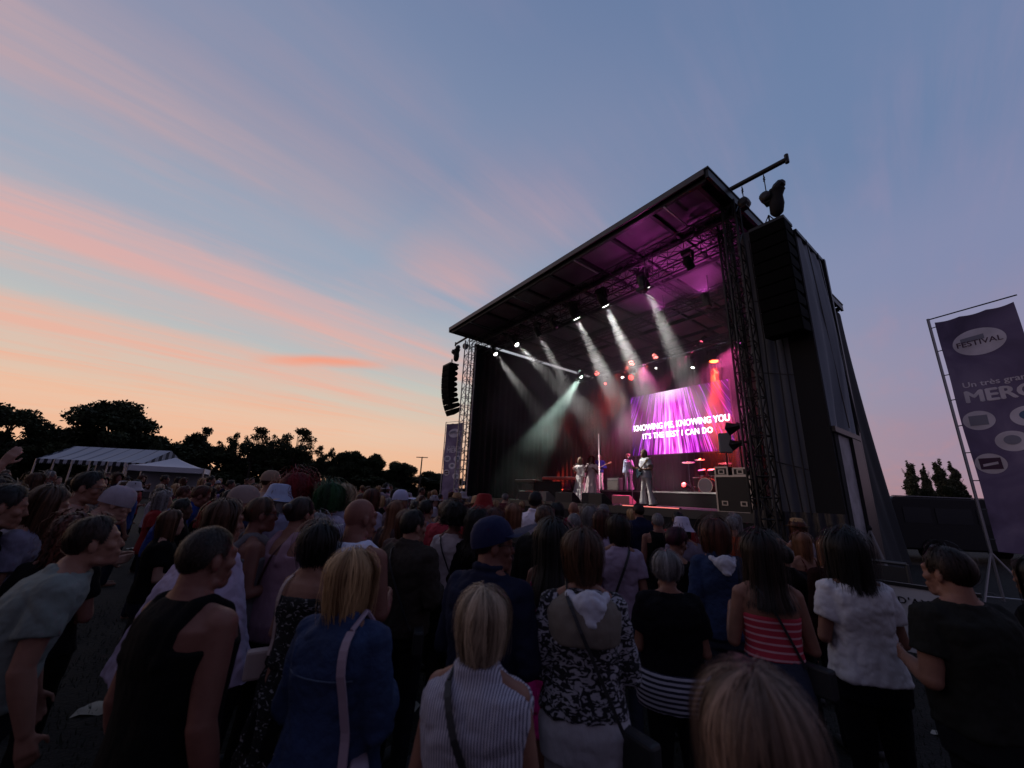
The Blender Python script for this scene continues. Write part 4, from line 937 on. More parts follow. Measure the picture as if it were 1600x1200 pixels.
def fuse(parts, name, voxel, m, disp=0, dsize=.1, smooth=3, seed=0, mid=.5):
    """unite overlapping closed shells into one continuous skin"""
    b = MB()
    for v, f in parts: b.add(v, f)
    o = bpy.data.objects.new('tmp', b.mesh('tmp')); sc.collection.objects.link(o)
    r = o.modifiers.new('r', 'REMESH'); r.mode = 'VOXEL'; r.voxel_size = voxel
    if smooth: s = o.modifiers.new('s', 'SMOOTH'); s.factor = .5; s.iterations = smooth
    if disp:
        tx = bpy.data.textures.new('cloth', 'CLOUDS'); tx.noise_scale = dsize; tx.noise_depth = 2; tx.noise_type = 'HARD_NOISE'
        d = o.modifiers.new('d', 'DISPLACE'); d.texture = tx; d.strength = disp; d.mid_level = mid; d.texture_coords = 'LOCAL'
    me = bpy.data.meshes.new_from_object(o.evaluated_get(bpy.context.evaluated_depsgraph_get())); me.name = name
    bpy.data.objects.remove(o)
    me.polygons.foreach_set('use_smooth', [True]*len(me.polygons)); me.materials.clear(); me.materials.append(m); me.update()
    return me
class Pose:
    """skeleton in the person's own frame: faces +Y, feet at z 0, 1.75 m tall"""
    def __init__(s, sex='m', lean=0.0, hyaw=0.0, hpitch=0.0, arms=('down', 'down'), fat=1.0, stride=0.0, hroll=0.0):
        s.sex, s.lean, s.fat = sex, lean, fat
        s.sw = .178 if sex == 'm' else .152
        s.neck = s.B((0, -.01, 1.46))
        la = lean*.8
        s.hc = Vector(s.neck)+Matrix.Rotation(-la, 3, 'X')@Vector((0, .030, .152))
        s.HM = Matrix.Rotation(-la*.5-hpitch, 3, 'X').to_3x3(); s.HM = Matrix.Rotation(hyaw, 3, 'Z')@s.HM@Matrix.Rotation(hroll, 3, 'Y')
        s.arm = []
        for sg, an in ((-1, arms[0]), (1, arms[1])):
            sh = Vector(s.B((sg*s.sw, -.005, 1.40))); 
            E_, W_ = {'down': ((.055, -.03, -.29), (.02, .07, -.24)), 'front': ((.065, .0, -.28), (-.10, .21, .02)), 'hold': ((.06, .02, -.27), (-.06, .20, .10)),
                      'phone': ((.05, .17, -.19), (-.07, .14, .17)), 'up': ((.08, .10, .22), (-.02, .05, .24)), 'clap': ((.07, .16, -.14), (-.15, .16, .12)),
                      'hip': ((.15, -.09, -.24), (-.13, .10, -.16)), 'mic': ((.09, .08, -.25), (-.13, .15, .20)), 'guitar': ((.11, .02, -.26), (.04, .22, .06)), 'guitar2': ((.12, -.06, -.26), (-.16, .19, -.02)),
                      'raise': ((.10, .16, .18), (.03, .10, .24)), 'wide': ((.22, .05, -.16), (.18, .10, .10))}[an]
            el = sh+Vector((sg*E_[0], E_[1], E_[2])); wr = el+Vector((sg*W_[0], W_[1], W_[2])); s.arm.append((sh, el, wr, an))
        s.legs = []
        for sg in (-1, 1):
            st = stride*sg; s.legs.append((Vector((sg*.09, 0, .90)), Vector((sg*(.095+abs(stride)*.1), .02+st*.35, .49)), Vector((sg*(.10+abs(stride)*.2), -.03+st*.6, .075))))
    def B(s, p):
        x, y, z = p
        if z <= .95 or not s.lean: return (x, y, z)
        t = min(1, (z-.95)/.5); a = s.lean*t; dz = z-.95
        return (x, y*math.cos(a)+dz*math.sin(a), .95+dz*math.cos(a)-y*math.sin(a))
    def bend(s, vf): v, f = vf; return [s.B(p) for p in v], f
    def torso(s, inf=0.0, z0=.84, z1=1.52, fold=0, belly=0, sh=None):
        k = s.fat
        if s.sex == 'm': R_ = [(.80, .0, .165, .115), (.92, 0, .168, .122), (1.02, .005, .158, .118), (1.12, .005, .155, .115), (1.24, 0, .170, .120), (1.34, -.005, .185, .122), (1.40, -.01, .190, .108), (1.435, -.012, .165, .090), (1.465, -.015, .115, .072), (1.50, -.015, .066, .062), (1.54, -.01, .058, .060)]
        else: R_ = [(.80, .0, .170, .115), (.92, 0, .178, .128), (1.02, .0, .158, .115), (1.12, .0, .134, .102), (1.24, .008, .145, .115), (1.33, .006, .158, .122), (1.39, -.006, .160, .098), (1.425, -.012, .140, .080), (1.455, -.015, .095, .064), (1.49, -.015, .054, .054), (1.54, -.01, .048, .052)]
        R_ = [(z, cy, (rx*(k if z < 1.43 else 1+(k-1)*.4))+inf, (ry*(k if z < 1.43 else 1))+inf) for z, cy, rx, ry in R_]
        zs = [q[0] for q in R_]; out = []; 
        for z in sorted(set([z0, z1]+[q for q in zs if z0 < q < z1]+list(np.linspace(z0, z1, 8)))):
            out.append((z,)+tuple(float(np.interp(z, zs, [q[i] for q in R_])) for i in (1, 2, 3)))
        return out
    def body(s, voxel, m, hand=True, face=True):
        P_ = []
        P_.append(s.bend(loft(s.torso(0))))
        P_.append(cs(s.B((0, -.018, 1.44)), s.hc+s.HM@Vector((0, -.02, -.03)), .060 if s.sex == 'm' else .050, .055 if s.sex == 'm' else .047))
        nk = .5+.5*s.fat
        P_[-1] = cs(s.B((0, -.022, 1.42)), s.hc+s.HM@Vector((0, -.02, -.04)), (.066 if s.sex == 'm' else .052)*nk, (.060 if s.sex == 'm' else .048)*nk)
        for q in (-1, 1): P_.append(cs(s.B((q*.012, -.035, 1.50)), s.B((q*.125, -.015, 1.425)), .040 if s.sex == 'm' else .030, .045 if s.sex == 'm' else .040))
        H = lambda v: s.hc+s.HM@Vector(v)
        hm = s.HM
        P_.append(ell(H((0, -.012, .028)), (.076, .096, .094), 18, 12, hm)); P_.append(ell(H((0, .022, -.038)), (.058, .070, .082), 16, 10, hm))
        P_.append(cs(H((0, .070, -.10)), H((0, .078, -.095)), .022, .020)); P_.append(cs(H((-.045, .01, -.085)), H((0, .07, -.10)), .022, .020)); P_.append(cs(H((.045, .01, -.085)), H((0, .07, -.10)), .022, .020))
        if face:
            P_.append(cs(H((0, .086, .012)), H((0, .103, -.026)), .008, .0125)); P_.append(cs(H((-.038, .078, .032)), H((.038, .078, .032)), .013, .013))
            P_.append(cs(H((-.018, .090, -.060)), H((.018, .090, -.060)), .009, .009)); P_.append(cs(H((-.015, .089, -.072)), H((.015, .089, -.072)), .009, .009))
            for q in (-1, 1): P_.append(ell(H((q*.031, .078, .010)), (.015, .014, .013), 10, 6, hm)); P_.append(ell(H((q*.045, .06, -.02)), (.022, .025, .022), 10, 6, hm))
        for q in (-1, 1): P_.append(ell(H((q*.079, -.008, -.008)), (.011, .021, .033), 10, 8, hm@Matrix.Rotation(q*.3, 3, 'Z')))
        th = 1.0 if s.sex == 'm' else .84; th *= .5+.5*s.fat
        for i, (sh, el, wr, an) in enumerate(s.arm):
            sg = -1 if i == 0 else 1
            P_.append(cs(s.B((sg*.07, -.012, 1.415)), sh, .055*th, .058*th)); P_.append(cs(sh, sh.lerp(el, .5), .057*th, .050*th)); P_.append(cs(sh.lerp(el, .5), el, .050*th, .041*th)); P_.append(cs(el, el.lerp(wr, .35), .043*th, .043*th)); P_.append(cs(el.lerp(wr, .35), wr, .043*th, .028*th))
            d = (wr-el).normalized(); n_ = Vector((-sg, .15, 0)); n_ = (n_-d*n_.dot(d)).normalized(); s_ = d.cross(n_).normalized()
            if s_.y < 0: s_ = -s_
            pc = wr+d*.055
            for k in (-1, 0, 1): P_.append(cs(wr+d*.012+s_*k*.012, wr+d*.085+s_*k*.022, .017, .015))
            if hand:
                for k in range(4):
                    o_ = wr+d*.088+s_*(k-1.5)*.0185; ln = (.040, .046, .043, .034)[k]; cu = (.35, .45, .55, .65)[k]*(1.5 if an in ('mic', 'guitar', 'guitar2', 'hold', 'phone') else .8)
                    d1 = (d*math.cos(cu)+n_*math.sin(cu)); d2 = (d*math.cos(cu*2.1)+n_*math.sin(cu*2.1)); p1 = o_+d1*ln; p2 = p1+d2*ln*.75; P_.append(cs(o_, p1, .0092, .0085, n=8)); P_.append(cs(p1, p2, .0085, .0072, n=8))
                tb = wr+d*.035+s_*.030; td = (d*.62+s_*.62+n_*.45).normalized(); P_.append(cs(tb, tb+td*.04, .012, .010, n=8)); P_.append(cs(tb+td*.04, tb+td*.04+(d*.8+n_*.5).normalized()*.03, .010, .008, n=8))
        for hp, kn, an in s.legs:
            P_.append(cs(hp, kn, .088*th, .056)); P_.append(cs(kn, kn.lerp(an, .35), .054, .056)); P_.append(cs(kn.lerp(an, .35), an, .056, .038))
            P_.append(cs(an+Vector((0, -.02, -.035)), an+Vector((0, .16, -.045)), .036, .028))
        return fuse(P_, 'body', voxel, m, smooth=2)
    def armgeo(s, inf, frac, flare=0):
        out = []
        th = 1.0 if s.sex == 'm' else .84; th *= .5+.5*s.fat
        for i, (sh, el, wr, an) in enumerate(s.arm):
            sg = -1 if i == 0 else 1
            out.append(cs(s.B((sg*.06, -.012, 1.405)), sh, .060*th+inf, .062*th+inf)); out.append(cs(s.B((sg*.10, -.012, 1.33)), sh+Vector((0, 0, -.02)), .06*th+inf, .05*th+inf))
            if frac <= .52:
                e = sh.lerp(el, frac*2); out.append(cs(sh.lerp(el, -.1), e, .062*th+inf, .054*th+inf+flare, flat=True)); out.append(ell(sh, (.064*th+inf,)*3))
            else:
                out.append(ell(sh, (.062*th+inf,)*3)); out.append(cs(sh, el, .060*th+inf, .048*th+inf)); e = el.lerp(wr, min(.97, (frac-.5)*2)); out.append(cs(el, e, .048*th+inf, .038*th+inf+flare))
        return out
    def top(s, kind, m, voxel=.013, seed=0):
        if kind == 'none': return None
        P_ = []; dz = .014
        if kind in ('tee', 'shirt', 'jacket', 'long', 'loose', 'hoodie'):
            inf = {'tee': .016, 'shirt': .020, 'jacket': .030, 'long': .014, 'loose': .032, 'hoodie': .032}[kind]
            z0 = {'tee': .91, 'shirt': .86, 'jacket': .87, 'long': .97, 'loose': .86, 'hoodie': .84}[kind]
            P_.append(s.bend(loft(s.torso(inf, z0, 1.485 if kind != 'jacket' else 1.505)))); P_ += s.armgeo(inf*.8, {'tee': .30, 'shirt': 1.0, 'jacket': 1.0, 'long': 1.0, 'loose': .32, 'hoodie': 1.0}[kind], .012 if kind in ('tee', 'loose') else 0)
            if kind in ('jacket', 'shirt'):
                for a in range(10): 
                    t0, t1 = 6.283*a/10, 6.283*(a+1)/10; r_ = .068 if s.sex == 'm' else .062
                    P_.append(cs(s.B((r_*math.cos(t0), -.012+r_*math.sin(t0), 1.50+(.015 if math.sin(t0) < 0 else -.03))), s.B((r_*math.cos(t1), -.012+r_*math.sin(t1), 1.50+(.015 if math.sin(t1) < 0 else -.03))), .015, .015, n=8))
            if kind == 'hoodie': P_.append(ell(s.B((0, -.12, 1.45)), (.11, .055, .075)))
        elif kind in ('tank', 'cami', 'blouse'):
            inf = .014 if kind != 'blouse' else .028; tp = 1.34 if kind != 'blouse' else 1.50
            P_.append(s.bend(loft(s.torso(inf, .82, tp))))
            if kind != 'blouse':
                r_ = .034 if kind == 'tank' else .010; xx = .095 if s.sex == 'm' else .08
                for q in (-1, 1):
                    pts = [(q*xx*.95, -.125, 1.30), (q*xx, -.105, 1.40), (q*xx, -.055, 1.462), (q*xx, 0, 1.468), (q*xx, .07, 1.43), (q*xx, .115, 1.32)]
                    for a, b in zip(pts, pts[1:]): P_.append(cs(s.B(a), s.B(b), r_, r_, n=8))
                if kind == 'tank' and s.sex == 'm': f_ = s.fat; P_.append(s.bend(loft([(1.26, 0, .172*f_, .124*f_+.016), (1.33, -.006, .150*f_, .124*f_+.018), (1.39, -.012, .132*f_, .112*f_+.020), (1.43, -.016, .120*f_, .096*f_+.018), (1.465, -.02, .104*f_, .080*f_), (1.485, -.022, .085, .066)])))
        elif kind == 'tube': P_.append(s.bend(loft(s.torso(.010, 1.07, 1.30))))
        elif kind in ('dress', 'gown', 'cape'):
            tt = s.torso(.016, 1.0, 1.36 if kind == 'dress' else 1.46); P_.append(s.bend(loft(tt)))
            if kind == 'dress': P_ += [cs(s.B((q*.08, -.1, 1.33)), s.B((q*.085, -.02, 1.46)), .012, .012, n=8) for q in (-1, 1)]
            zb = {'dress': .50, 'gown': .05, 'cape': .75}[kind]; fl = {'dress': .26, 'gown': .36, 'cape': .42}[kind]
            rr_ = [(1.06, 0, .160, .125), (.94, 0, .198, .148), (.75 if zb < .7 else .85, 0, .22, .17), (zb, 0, fl, fl*.8)]
            P_.append(loft(rr_, 48, .10, 11, seed))
            if kind in ('gown', 'cape'):
                for i, (sh, el, wr, an) in enumerate(s.arm): P_.append(cs(sh, el.lerp(wr, .55), .066, .10, flat=True)); P_.append(ell(sh, (.07,)*3))
        elif kind == 'poncho':
            P_.append(s.bend(loft([(1.49, -.01, .07, .07), (1.43, 0, .19, .12), (1.25, 0, .27, .19), (1.0, 0, .36, .25), (.80, 0, .44, .30)], 40, .08, 7, seed)))
        return fuse(P_, 'top', voxel, m, .026 if kind not in ('tube', 'tank') else .008, .13, 2, mid=.25)
    def bottom(s, kind, m, voxel=.015):
        P_ = []; inf = .014
        if kind in ('trousers', 'jeans', 'flared', 'shorts'):
            P_.append(loft([q for q in s.torso(inf*.6, .80, 1.10)]))
            for hp, kn, an in s.legs:
                P_.append(cs(hp, kn, .094*(.5+.5*s.fat)+.006, .066+(.006 if kind != 'flared' else 0)))
                if kind != 'shorts': P_.append(cs(kn, an+Vector((0, 0, .0)), .066, {'flared': .135, 'trousers': .062, 'jeans': .055}[kind], flat=kind == 'flared')); 
                if kind != 'shorts': P_.append(ell(kn, (.066,)*3))
        elif kind == 'skirt': P_.append(loft([(1.04, 0, .160, .120), (.92, 0, .19, .14), (.62, 0, .25, .2)], 40, .08, 9))
        return fuse(P_, 'trousers' if kind != 'skirt' else 'skirt', voxel, m, .008, .08, 2)

def smooth_noise(rr, n): return rr.uniform(-1, 1, n)
def hair_mesh(p, kind, seed=0, n=1400, width=.005, m=None, length=None, vol=0.0):
    """scalp shell plus combed ribbons of hair in the head frame, placed by the pose"""
    rr = np.random.RandomState(seed); A = np.array([.080, .101, .099]); C0 = np.array([0, -.012, .028])
    Ld = {'short': .0, 'buzz': 0, 'crop': .02, 'bob': -.125, 'mid': -.20, 'long': -.36, 'curly': -.16, 'afro': -.05, 'pony': -.02, 'bun': -.02}[kind]
    if length is not None: Ld = length
    short = kind in ('short', 'buzz', 'crop', 'pony', 'bun')
    lift = {'short': .014, 'buzz': .004, 'crop': .018, 'bob': .015, 'mid': .015, 'long': .013, 'curly': .032, 'afro': .04, 'pony': .010, 'bun': .010}[kind]+vol
    def hairline(ph):       # polar angle where the hair ends, for hair that does not hang
        a = abs((ph+math.pi) % (2*math.pi)-math.pi)       # 0 = front
        return np.interp(a, [0, .5, .9, 1.20, 1.42, 1.62, 1.85, 2.3, 3.15], [.78, .82, 1.15, 1.80, 1.45, 1.50, 2.0, 2.20, 2.28])
    hang = {'bob': .95, 'mid': .95, 'long': .95, 'curly': .85, 'afro': .9}.get(kind, 9)
    def surf(th, ph, h):
        d = np.array([math.sin(th)*math.sin(ph), math.sin(th)*math.cos(ph), math.cos(th)])
        if not short: k_ = .16*max(0, 1-th/1.5); d = np.array([d[0], d[1]*math.cos(k_)-d[2]*math.sin(k_), d[2]*math.cos(k_)+d[1]*math.sin(k_)])
        return C0+(A+h)*d
    def path(ph, th0, h, ze, k=9, j=(0, 0)):
        a = abs((ph+math.pi) % (2*math.pi)-math.pi); sgn = 1 if ((ph+math.pi) % (2*math.pi)-math.pi) >= 0 else -1; pts = []
        hl = hairline(ph)
        if a > hang or (hang < 9):
            tgt = max(a, 1.12) ; eq = 1.62; n1 = 5
            for q in range(n1+1):
                t = q/n1; th = th0+(eq-th0)*t; pa = a+(tgt-a)*min(1, t*1.3) ; pts.append(surf(th, sgn*pa, h+.006*math.sin(3.1*t)))
            e = pts[-1]; out = e-C0; out[2] = 0; out /= (np.linalg.norm(out)+1e-9); n2 = max(3, k-5); L_ = e[2]-ze
            for q in range(1, n2+1):
                t = q/n2; pt = e.copy(); pt[2] = e[2]-L_*t; inward = -.030*t*t if kind in ('bob', 'mid') else -.006*t
                if pt[2] < -.17: inward += .045*min(1, (-.17-pt[2])/.1)*(1 if out[1] < .2 else -.2)
                pt[:2] += out[:2]*inward+np.array(j)*t
                pts.append(pt)
        else:
            ln = {'short': .26, 'buzz': .10, 'crop': .34, 'pony': 1.0, 'bun': 1.0}[kind]
            for q in range(k+1):
                t = q/k; th = min(th0+ln*t, hl+.05); fade = 1-.80*min(1, th/hl)**2.2; pts.append(surf(th, ph+j[0]*9*t, h*fade+.003*t))
        return pts
    V = []; F_ = []; Cc = []
    # shell
    nphi = 40; rows = []
    for i in range(nphi):
        ph = 6.28318*i/nphi
        if short: rows.append([surf(hairline(ph)*q/10, ph, lift*.62*(1-.85*(q/10)**2.2)) for q in range(11)])
        else:
            pp = path(ph, .02, lift*.62, Ld+.01, 10); pp = pp[:11]
            while len(pp) < 11: pp.append(pp[-1])
            a = abs((ph+math.pi) % (2*math.pi)-math.pi)
            if a < .95: pp = [surf(min(hairline(ph), 1.0)*q/10, ph, lift*.5) for q in range(11)]
            rows.append(pp)
    for i in range(nphi): V += [tuple(q) for q in rows[i]]; Cc += [.25]*11
    for i in range(nphi):
        i2 = (i+1) % nphi
        a1 = abs((6.28318*i/nphi+math.pi) % (2*math.pi)-math.pi) < .95; a2 = abs((6.28318*i2/nphi+math.pi) % (2*math.pi)-math.pi) < .95
        if not short and a1 != a2: 
            continue
        F_ += [(i*11+q, i*11+q+1, i2*11+q+1, i2*11+q) for q in range(10)]
    # ribbons
    cl = rr.rand(60)
    for s_ in range(n):
        ph = rr.uniform(0, 6.28318); th0 = min(abs(rr.normal(.35, .35)) if not short else rr.uniform(0, 1)**.6*hairline(ph), hairline(ph)-.02); h = lift*rr.uniform(.55, 1.1)*(2.4 if rr.rand() < .04 else 1)
        ze = (Ld+rr.normal(0, .012 if kind != 'curly' else .035)+(rr.rand() < .4)*rr.rand()*min(.10, max(.02, -Ld*.45))) if not short else 0
        cn = int(ph/6.2832*60) % 60; jj = rr.normal(0, .006, 2)+np.array([cl[cn]-.5, cl[(cn*7) % 60]-.5])*.022; pts = path(ph, th0, h, ze, 11 if not short else 5, jj)
        if not short and kind not in ('curly', 'afro'):
            sw = (cl[(cn*3) % 60]-.5)*.016; fq = rr.uniform(.5, .8); pts = [q+np.array([math.cos(ph), -math.sin(ph), 0])*sw*math.sin(k_*fq+cl[cn]*6)+(q-C0)/np.linalg.norm(q-C0)*rr.normal(0, .0012) for k_, q in enumerate(pts)]
        if kind in ('curly', 'afro'):
            fr = rr.uniform(6, 12); am = .012 if kind == 'curly' else .018; o1, o2 = rr.uniform(0, 6, 2)
            pts = [q+am*np.array([math.sin(o1+fr*k/3), math.cos(o2+fr*k/3.3), .5*math.sin(o2+k)]) for k, q in enumerate(pts)]
        tone = min(1, max(0, .5+.20*math.sin(ph*5+seed)+.16*math.sin(ph*11+seed*2)+rr.normal(0, .11)+(cl[int(ph/6.2832*60) % 60]-.5)*.40)); w_ = width*rr.uniform(.6, 1.4)
        base = len(V)
        for k, q in enumerate(pts):
            a = pts[max(0, k-1)]; b = pts[min(len(pts)-1, k+1)]; tg = b-a; rad = q-C0; sd = np.cross(tg, rad); ln = np.linalg.norm(sd); sd = sd/ln if ln > 1e-7 else np.array([1, 0, 0])
            ww = w_*(1 if k < len(pts)-1 else .25); V.append(tuple(q-sd*ww/2)); V.append(tuple(q+sd*ww/2)); Cc += [tone, tone]
        F_ += [(base+2*k, base+2*k+1, base+2*k+3, base+2*k+2) for k in range(len(pts)-1)]
    if kind == 'bun':
        v, f = ell((0, -.125, .045), (.04, .035, .04)); o = len(V); V += v; F_ += [tuple(i+o for i in q) for q in f]; Cc += [.4]*len(v)
    if kind == 'pony':
        for k_ in range(90):
            x0, y0 = rr.normal(0, .012, 2); base = len(V)
            for k in range(8): t = k/7; V.append((x0*(1+1.5*t)-.003, -.105-.05*math.sin(t*2.6)+y0*.5, .06-.24*t)); V.append((x0*(1+1.5*t)+.003, -.105-.05*math.sin(t*2.6)+y0*.5, .06-.24*t)); Cc += [rr.rand()]*2
            F_ += [(base+2*k, base+2*k+1, base+2*k+3, base+2*k+2) for k in range(7)]
    me = bpy.data.meshes.new('hair'); 
    me.from_pydata([tuple(p.hc+p.HM@Vector(q)) for q in V], [], F_)
    at = me.attributes.new('rnd', 'FLOAT', 'POINT'); at.data.foreach_set('value', np.array(Cc, dtype=np.float32)); me.polygons.foreach_set('use_smooth', [True]*len(F_))
    if m: me.materials.append(m)
    return me
def hat_mesh(p, kind, m, tilt=0.0):
    H = Matrix.Rotation(tilt, 3, 'X'); C0 = Vector((0, -.012, .028)); v = []; f = []; n = 28
    def add(prof, wob=0):
        o = len(v)
        for k, (r, z) in enumerate(prof):
            for i in range(n):
                a = 6.28318*i/n; v.append((r*.90*math.sin(a), r*1.13*math.cos(a), z+wob*math.sin(3*a)*(k/len(prof))))
        for k in range(len(prof)-1): f.extend([(o+k*n+i, o+k*n+(i+1) % n, o+(k+1)*n+(i+1) % n, o+(k+1)*n+i) for i in range(n)])
    dome = [(.002, .128), (.04, .124), (.072, .104), (.096, .066), (.106, .02), (.106, -.01)]
    if kind == 'cap':
        add(dome); o = len(v); k_ = 12
        for j in range(5):
            for i in range(k_+1): a = -1.05+2.1*i/k_; r0 = .104+.085*j/4*(math.cos(a)**.5 if abs(a) < 1.5 else 0); v.append((r0*.90*math.sin(a), r0*1.13*math.cos(a)+.012*j*math.cos(a), .004+.012*j/4-.022*(abs(a)/1.05)**2*j/4+.006))
        f.extend([(o+j*(k_+1)+i, o+j*(k_+1)+i+1, o+(j+1)*(k_+1)+i+1, o+(j+1)*(k_+1)+i) for j in range(4) for i in range(k_)])
    elif kind == 'bucket': add([(.002, .115), (.06, .112), (.082, .10), (.100, .03), (.112, .0), (.150, -.045)], .006)
    elif kind == 'straw': add([(.002, .125), (.05, .128), (.075, .115), (.095, .03), (.100, .015), (.135, .012), (.165, .02)], .006)
    elif kind == 'beanie': add([(.002, .125), (.05, .118), (.08, .095), (.100, .05), (.104, .0), (.102, -.03)])
    elif kind == 'cowboy': add([(.002, .13), (.04, .145), (.07, .13), (.095, .03), (.1, .015), (.14, .01), (.18, .045)], .02)
    me = bpy.data.meshes.new('hat'); me.from_pydata([tuple(p.hc+p.HM@(C0+H@Vector(q))) for q in v], [], f); me.materials.append(m); me.polygons.foreach_set('use_smooth', [True]*len(f))
    return me
def glasses_mesh(p, m):
    b = MB()
    for q in (-1, 1):
        pts = [p.hc+p.HM@Vector((q*.033+.024*math.cos(a), .104, .008+.018*math.sin(a))) for a in np.linspace(0, 6.283, 13)]; b.path(pts, .0022, 5)
        b.tube(p.hc+p.HM@Vector((q*.057, .103, .012)), p.hc+p.HM@Vector((q*.083, .0, .012)), .002, 5)
    b.tube(p.hc+p.HM@Vector((-.009, .105, .01)), p.hc+p.HM@Vector((.009, .105, .01)), .002, 5)
    return b.mesh('glasses', m)
def strap_mesh(p, m, side=1, inf=.036, w_=.032, full=True, xa=.085, xb=-.165, zb=.93):
    """diagonal bag strap lying over the back and chest"""
    b = MB(); tr = p.torso(inf, .84, 1.5); zs = [q[0] for q in tr]
    def pt(x, z, back=True):
        cy, rx, ry = [float(np.interp(z, zs, [q[i] for q in tr])) for i in (1, 2, 3)]; u = min(.97, abs(x)/rx); return Vector(p.B((x, cy+(-1 if back else 1)*ry*(1-u**2.3)**.5, z)))
    n = 16; pts = []
    for k in range(n+1): t = k/n; pts.append(pt(side*(xa+(xb-xa)*t), 1.462+(zb-1.462)*t))
    v = []
    for k, q in enumerate(pts):
        a = pts[max(0, k-1)]; c = pts[min(n, k+1)]; tg = (c-a).normalized(); sd = tg.cross(Vector((0, -1, .25))).normalized()
        for e in (-1, 1):
            for th in (0, -.006): v.append(q+sd*w_/2*e+Vector((0, th, 0)))
    f = []
    for k in range(n): o = 4*k; f += [(o, o+4, o+6, o+2), (o+1, o+3, o+7, o+5), (o, o+1, o+5, o+4), (o+2, o+6, o+7, o+3)]
    b.add([tuple(q) for q in v], f)
    if full:
        q0 = pts[0]; q1 = Vector(p.B((side*xa, .0, 1.50+inf*.3))); b.tube(q0, q1, w_*.3, 6); b.tube(q1, pt(side*xa, 1.40, False), w_*.3, 6)
    return b.mesh('strap', m), pts[-1]

SKIN = [mat('skin', c, .55, spec=.3, bump=.12, bscale=38, var=.14, vscale=10) for c in ((.24, .115, .08), (.18, .075, .055), (.34, .19, .145), (.09, .045, .03))]
def cloth(c, rough=.9): return mat('cloth', c, rough, bump=.9, bscale=11, var=.14, vscale=5, spec=.12 if max(c) < 60 else .3, stretch=(1, 1, .45))
HC = {'black': ((8, 6, 6), (30, 24, 24)), 'dark': ((16, 9, 7), (52, 34, 26)), 'brown': ((38, 22, 14), (92, 60, 40)), 'auburn': ((42, 18, 12), (92, 46, 32)), 'blond': ((98, 66, 40), (206, 168, 122)), 'fair': ((120, 92, 66), (214, 190, 160)),
      'grey': ((80, 76, 76), (150, 146, 148)), 'red': ((80, 8, 16), (140, 22, 34)), 'plum': ((36, 8, 22), (80, 22, 50)), 'ginger': ((84, 48, 30), (146, 98, 70)), 'ash': ((84, 66, 52), (196, 172, 146)), 'green': ((8, 40, 14), (30, 92, 42)), 'sandy': ((62, 46, 38), (150, 122, 106))}
STAGE_T = Vector((3.2, 14.5, 0))
def facing(P, tgt=STAGE_T, off=0.0):
    d = tgt-Vector((P[0], P[1], 0)); return math.atan2(-d.x, d.y)+off
def person(P, H, yaw, label, group=None, sex='m', skin=0, hair='short', hc='dark', top='tee', tc=(60, 60, 60), tm=None, bot='trousers', bc=(25, 25, 30), bm=None, hat=None, hatc=(200, 200, 205), hatt=0.0, glasses=False, strap=None, res=.012,
           lean=0, hyaw=0, hpitch=0, hroll=0, arms=('down', 'down'), fat=1.0, stride=0, nh=1400, hw=.005, hlen=None, hvol=0.0, seed=1, anchor='foot', extra=None):
    p = Pose(sex, lean, hyaw, hpitch, arms, fat, stride, hroll)
    htop = p.hc+p.HM@Vector((0, -.012, .135))
    if anchor == 'head':        # P is the top of the head; H is computed so the feet stand on the ground
        g = gz(P[0], P[1]); k = (P[2]-g)/htop.z; off = Matrix.Rotation(yaw, 3, 'Z')@Vector((htop.x*k, htop.y*k, 0)); loc = (P[0]-off.x, P[1]-off.y, g)
    else: k = H/1.755; loc = P
    t = thing('person', loc, yaw, label, 'person', group); t.scale = (k, k, k)
    put(p.body(res*.8, SKIN[skin]), 'body', t)
    if top != 'none': put(p.top(top, tm or cloth(tc), res, seed), 'top', t)
    if top not in ('gown',): me = p.bottom(bot, bm or cloth(bc), res*1.1); put(me, me.name.split('.')[0], t)
    if hair: put(hair_mesh(p, hair, seed, nh, hw, hair_mat(*HC[hc]), hlen, hvol-(.010 if hat else 0)), 'hair', t)
    if hat: put(hat_mesh(p, hat, cloth(hatc, .8), hatt), 'hat', t)
    if glasses: put(glasses_mesh(p, BLACKM), 'glasses', t)
    if top != 'none' or True:
        b = MB()
        for hp, kn, an in p.legs:
            v, f = cs(an+Vector((0, -.035, -.035)), an+Vector((0, .17, -.042)), .042, .036); b.add([(x, y, max(z, .0)) for x, y, z in v], f)
        b.build('shoes', mat('shoe', (.03, .03, .03), .6), t, smooth=True)
    if extra: extra(p, t)
    if strap:
        sm, end = strap_mesh(p, strap.get('m') or mat('strap_leather', (.015, .015, .018), .6), strap.get('side', 1), strap.get('inf', .034), strap.get('w', .032), xa=strap.get('xa', .085), zb=strap.get('zb', .93), xb=strap.get('xb', -.165))
        bt = thing('shoulder_bag', t.location, yaw, strap['label'], 'bag'); bt.scale = t.scale; put(sm, 'strap', bt)
        b = MB(); b.box((-.10, -.035, -.15), (.10, .035, -.0)); o = b.build('pouch', strap.get('m') or mat('strap_leather', (.015, .015, .018), .6), bt, bevel=.015); o.location = (end.x+.05*(-1 if end.x < 0 else 1), end.y+.03, end.z+.02); o.rotation_euler = (0, 0, .9*(1 if end.x < 0 else -1))
    return t, p
